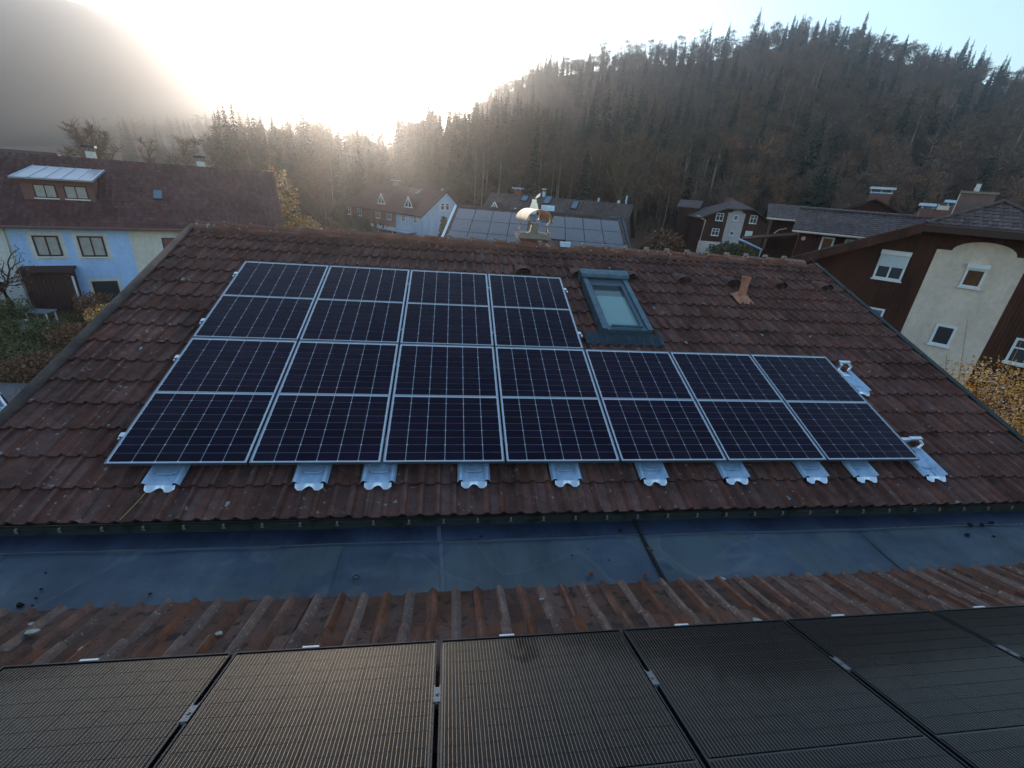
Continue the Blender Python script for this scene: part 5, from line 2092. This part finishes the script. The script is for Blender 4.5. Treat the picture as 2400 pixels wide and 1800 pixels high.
# golden beech hedge beside the brown house
bx, by = polar(58.0, 17.2)
shrub(bx, by, GZ, 2.8, 2.4, 2.8, 34000, .07, m_leafgold, "large golden autumn bush below the brown house at the right edge", "autumn_bush", "bush", None, 5, 26)
bx, by = polar(25.4, 58)
shrub(bx, by, GZ, 2.9, 2.6, 2.75, 5200, .30, m_leafrust, "round rusty brown bush between the solar roof and the timber houses", "round_bush", "bush", None, 6)
bx, by = polar(32.6, 82)
shrub(bx, by, GZ, 4.2, 2.2, 1.65, 2600, .45, m_leafgreen, "green shrub at the foot of the arched panel house", "green_shrub", "shrub", None, 7)
bx, by = polar(22.2, 57)
shrub(bx, by, GZ, 1.2, 1.2, 1.3, 900, .3, m_leafgreen, "small dark green shrub by the corner of the long dark house", "green_shrub", "shrub", None, 8)
bx, by = polar(29.0, 66)
shrub(bx, by, GZ, 1.4, 1.2, 1.4, 900, .35, m_leafgreen, "dark green shrub left of the arched panel house", "green_shrub", "shrub", None, 9)
bx, by = polar(-.95, 70)
rg_ = random.Random(4)
th = empty("cypress_tree", T(bx, by, GZ), "narrow green cypress in front of the pale blue gable", "tree")
part("crown", leaf_shape(rg_, 1800, lambda g_: (lambda t, a, k: (math.cos(a) * k * (1.25 - t) * .85, math.sin(a) * k * (1.25 - t) * .85, .1 + t * 4.1))(g_.random(), g_.uniform(0, 6.28), g_.random() ** .4), .28), m_leafgreen, th, T(bx, by, GZ))
tk = MB()
tk.tube([(0, 0, -.3), (0, 0, 3.2)], .09, 5, r2=.03)
part("trunk", tk, m_darkbark, th, T(bx, by, GZ))
# yellow and brown shrubs behind the left house and in the gap to the row houses
for k, (az, r_, rx_, rz_b, m, lb) in enumerate(((-16.6, 60, 2.0, 2.1, m_leafgold, "yellowing bush at the right end of the long red roof"), (-14.4, 66, 2.2, 1.8, m_leafrust, "brown bush left of the far row houses"), (-12.2, 64, 2.4, 1.3, m_leafrust, "low brown bush in front of the far row houses"), (-22.0, 58, 2.6, 2.9, m_leafrust, "rusty bush rising behind the right half of the long red roof"), (-18.6, 60, 2.0, 4.4, m_leafgold, "pale yellow tree crown behind the end of the long red roof"))):
    bx, by = polar(az, r_)
    shrub(bx, by, GZ, rx_, rx_, rz_b, 1500, .42, m, lb, "autumn_bush", "bush", None, 20 + k)

# garden at the left
gx = [(-23.5, 24.0, 1.5, .8, m_leafrust, "rusty shrub beside the blue wall corner"), (-21.2, 23.2, 1.4, .75, m_leafgreen, "green shrub in the left garden under the gnarled tree"), (-18.2, 25.8, 1.0, .7, m_leafrust, "brown shrub at the foot of the blue wall"), (-16.4, 24.2, 1.2, .55, m_leafgold, "yellow shrub next to the garden door"), (-18.6, 21.0, 1.9, .5, m_leafgreen, "low green hedge across the garden"), (-15.4, 20.4, 1.3, .6, m_leafrust, "red brown shrub behind the roof verge"), (-20.6, 18.2, 2.2, .75, m_leafrust, "broad brown shrub at the left garden edge"), (-17.4, 17.6, 1.8, .45, m_leafgreen, "flat green shrub in the middle of the garden"), (-14.6, 16.7, 1.4, .5, m_leafrust, "brown shrub above the paved path"), (-24.5, 20.6, 1.8, 1.1, m_leafgreen, "tall green shrub at the far left of the garden")]
for k, (x, y, rr_, rz_b, m, lb) in enumerate(gx):
    shrub(x, y, GZ, rr_, rr_, rz_b, 2800, .105, m, lb, "garden_shrub", "shrub", None, 40 + k, 6)
gt_ = MB()
rg_ = random.Random(9)
for k in range(6000):
    x, y = rg_.uniform(-26, -11), rg_.uniform(13, 28)
    a = rg_.uniform(0, 6.28)
    H = rg_.uniform(.08, .28)
    gt_.tri((x, y, GZ - .05), (x + .05 * math.cos(a), y + .05 * math.sin(a), GZ - .05), (x + rg_.gauss(0, .06), y + rg_.gauss(0, .06), GZ + H))
o = place("grass", gt_.mesh("grass", mat("grass blades", (0.09, 0.10, 0.03), (0.12, 0.07, 0.03), .8, .9, rand=.4)), I4)
tag(o, "rough autumn grass in the garden on the left", "grass", None, 'stuff')
# shed
SF2 = hframe(-22.2, 26.4, 68)
se = empty("garden_shed", SF2 @ T(0, 0, GZ), "dark brown garden shed in front of the blue wall", "shed")
b_ = MB()
b_.box(0, 2.2, .1, 1.6, GZ, -4.3)
part("wall", b_, m_shed, se, SF2)
for k in range(11):
    bb = MB()
    bb.box(.02 + k * .198, .2 + k * .198, .07, .097, GZ + .05, -4.35)
    part("plank", bb, m_shed, se, SF2)
b_ = MB()
slab(b_, (-.15, -.1, -4.28), (2.35, -.1, -4.28), (2.35, 1.75, -4.0), (-.15, 1.75, -4.0), .1)
part("roof", b_, m_shed, se, SF2)
b_ = MB()
b_.box(2.2, 2.3, .02, .12, GZ, -4.6)
part("corner_post", b_, m_palewall, se, SF2)
# gnarled bare tree over the shed
gn = MB()
rg_ = random.Random(33)


def limb(mb, p, d, L, r_, depth):
    pts = [Vector(p)]
    dd = Vector(d).normalized()
    for k in range(4):
        dd = (dd + Vector((rg_.gauss(0, .35), rg_.gauss(0, .35), rg_.gauss(0, .2)))).normalized()
        pts.append(pts[-1] + dd * L / 4)
    mb.tube(pts, r_, 5, r2=r_ * .45)
    if depth:
        for k in range(4):
            limb(mb, pts[1 + k % 4], dd + Vector((rg_.gauss(0, .9), rg_.gauss(0, .9), rg_.uniform(-.2, .8))), L * .62, r_ * .5, depth - 1)


gtx, gty = -21.6, 24.2
ge2 = empty("gnarled_tree", T(gtx, gty, GZ), "gnarled bare garden tree with twisting branches against the blue wall", "tree")
tk = MB()
tk.tube([(0, 0, -.2), (.15, .1, 1.0), (.1, 0, 2.0)], .16, 7, r2=.12)
part("trunk", tk, m_darkbark, ge2, T(gtx, gty, GZ))
for a in range(6):
    limb(gn, (.1, 0, 1.7), (math.cos(a * 1.05) * 1.2, math.sin(a * 1.05) * 1.2, .9), 1.7, .07, 2)
part("branches", gn, m_darkbark, ge2, T(gtx, gty, GZ))
part("leaves", leaf_shape(random.Random(2), 260, lambda g_: (g_.gauss(0, 1.3), g_.gauss(0, 1.3), 1.6 + abs(g_.gauss(0, .9))), .12), m_leafrust, ge2, T(gtx, gty, GZ))
# white garden table and box
wt = empty("garden_table", T(-20.2, 24.4, GZ - .15), "pale blue grey garden table among the shrubs on the left", "table")
b_ = MB()
b_.box(-.6, .6, -.4, .4, .70, .75)
part("table_top", b_, m_carpaint, wt, T(-20.2, 24.4, GZ - .15))
for sx in (-.5, .5):
    for sy in (-.3, .3):
        b_ = MB()
        b_.box(sx - .03, sx + .03, sy - .03, sy + .03, 0, .70)
        part("leg", b_, m_white, wt, T(-20.2, 24.4, GZ - .15))
b_ = MB()
b_.prism([(-.16, -.16, 0), (.16, -.16, 0), (.16, .16, 0), (-.16, .16, 0)], (0, 0, .42))
b_.prism([(-.19, -.19, .42), (.19, -.19, .42), (.19, .19, .42), (-.19, .19, .42)], (0, 0, .05))
solo("plant_pot", b_, m_palewall, "small pale square plant pot left of the pale garden table", "plant pot", None, T(-19.9, 22.9, GZ))

# parked car, mostly beyond the left edge
CR = T(-13.1, 12.0, GZ + .12) @ Matrix.Rotation(R(-42), 4, 'Z')
car = empty("parked_car", CR, "pale blue parked car cut off by the left edge", "car")
body = MB()
sec = [(-2.1, .45, .62), (-2.0, .62, .80), (-1.2, .80, .92), (-.6, .95, 1.40), (.9, .98, 1.45), (1.6, .95, 1.02), (2.1, .85, .85), (2.15, .6, .55)]


def carfn(a, b):
    k = a * (len(sec) - 1)
    i = min(int(k), len(sec) - 2)
    f_ = k - i
    x = sec[i][0] + (sec[i + 1][0] - sec[i][0]) * f_
    hw_ = .82
    zt_ = sec[i][2] + (sec[i + 1][2] - sec[i][2]) * f_
    P = [(-hw_, .25), (-hw_ - .03, .55), (-hw_, .80), (-hw_ * .80, max(.82, zt_ - .06)), (0, zt_ + .02), (hw_ * .80, max(.82, zt_ - .06)), (hw_, .80), (hw_ + .03, .55), (hw_, .25)]
    kk = b * (len(P) - 1)
    j = min(int(kk), len(P) - 2)
    g_ = kk - j
    return (x, P[j][0] + (P[j + 1][0] - P[j][0]) * g_, min(zt_ + .02, P[j][1] + (P[j + 1][1] - P[j][1]) * g_) + .0)


body.grid(carfn, 28, 16)
part("body", body, m_carpaint, car, CR, smooth=True)
wsd = MB()
wsd.quad((-1.16, -.66, .965), (-1.16, .66, .965), (-.66, .60, 1.385), (-.66, -.60, 1.385))
part("windscreen", wsd, m_blueglass, car, CR)
wsd = MB()
wsd.quad((1.58, -.62, 1.10), (1.58, .62, 1.10), (1.0, .60, 1.44), (1.0, -.60, 1.44))
part("rear_window", wsd, m_blueglass, car, CR)
for sy in (-.835, .835):
    wsd = MB()
    wsd.prism([(-.95, sy * .93, .88), (1.35, sy * .93, .88), (.95, sy * .84, 1.30), (-.55, sy * .84, 1.30)], (0, .02 if sy > 0 else -.02, 0))
    part("side_window", wsd, m_glass, car, CR)
    for wx in (-1.35, 1.35):
        wh = MB()
        wh.tube([(wx, sy * .82, .31), (wx, sy * 1.03, .31)], .31, 14)
        wo = part("wheel", wh, m_rubber, car, CR)
        wh = MB()
        wh.tube([(wx, sy * 1.03, .31), (wx, sy * 1.045, .31)], .19, 10)
        part("rim", wh, m_alu, wo, CR)
for sy in (-.6, .6):
    wh = MB()
    wh.box(-2.12, -2.0, sy - .16, sy + .16, .60, .74)
    part("headlight", wh, m_white, car, CR)

# ------------------------------------------------------------------ air
hz = MB()
hz.box(-2900, 2900, -590, 3900, GZ - 1.5, 172)
hm = bpy.data.materials.new("haze")
hm.use_nodes = True
hn = hm.node_tree.nodes
hn.remove(hn["Principled BSDF"])
pv = hn.new("ShaderNodeVolumePrincipled")
pv.inputs["Color"].default_value = (1.0, 0.96, 0.94, 1)
pv.inputs["Density"].default_value = 0.00096
pv.inputs["Anisotropy"].default_value = 0.84
hm.node_tree.links.new(pv.outputs[0], hn["Material Output"].inputs["Volume"])
ho = place("haze", hz.mesh("haze", hm), I4)
ho["kind"] = 'stuff'
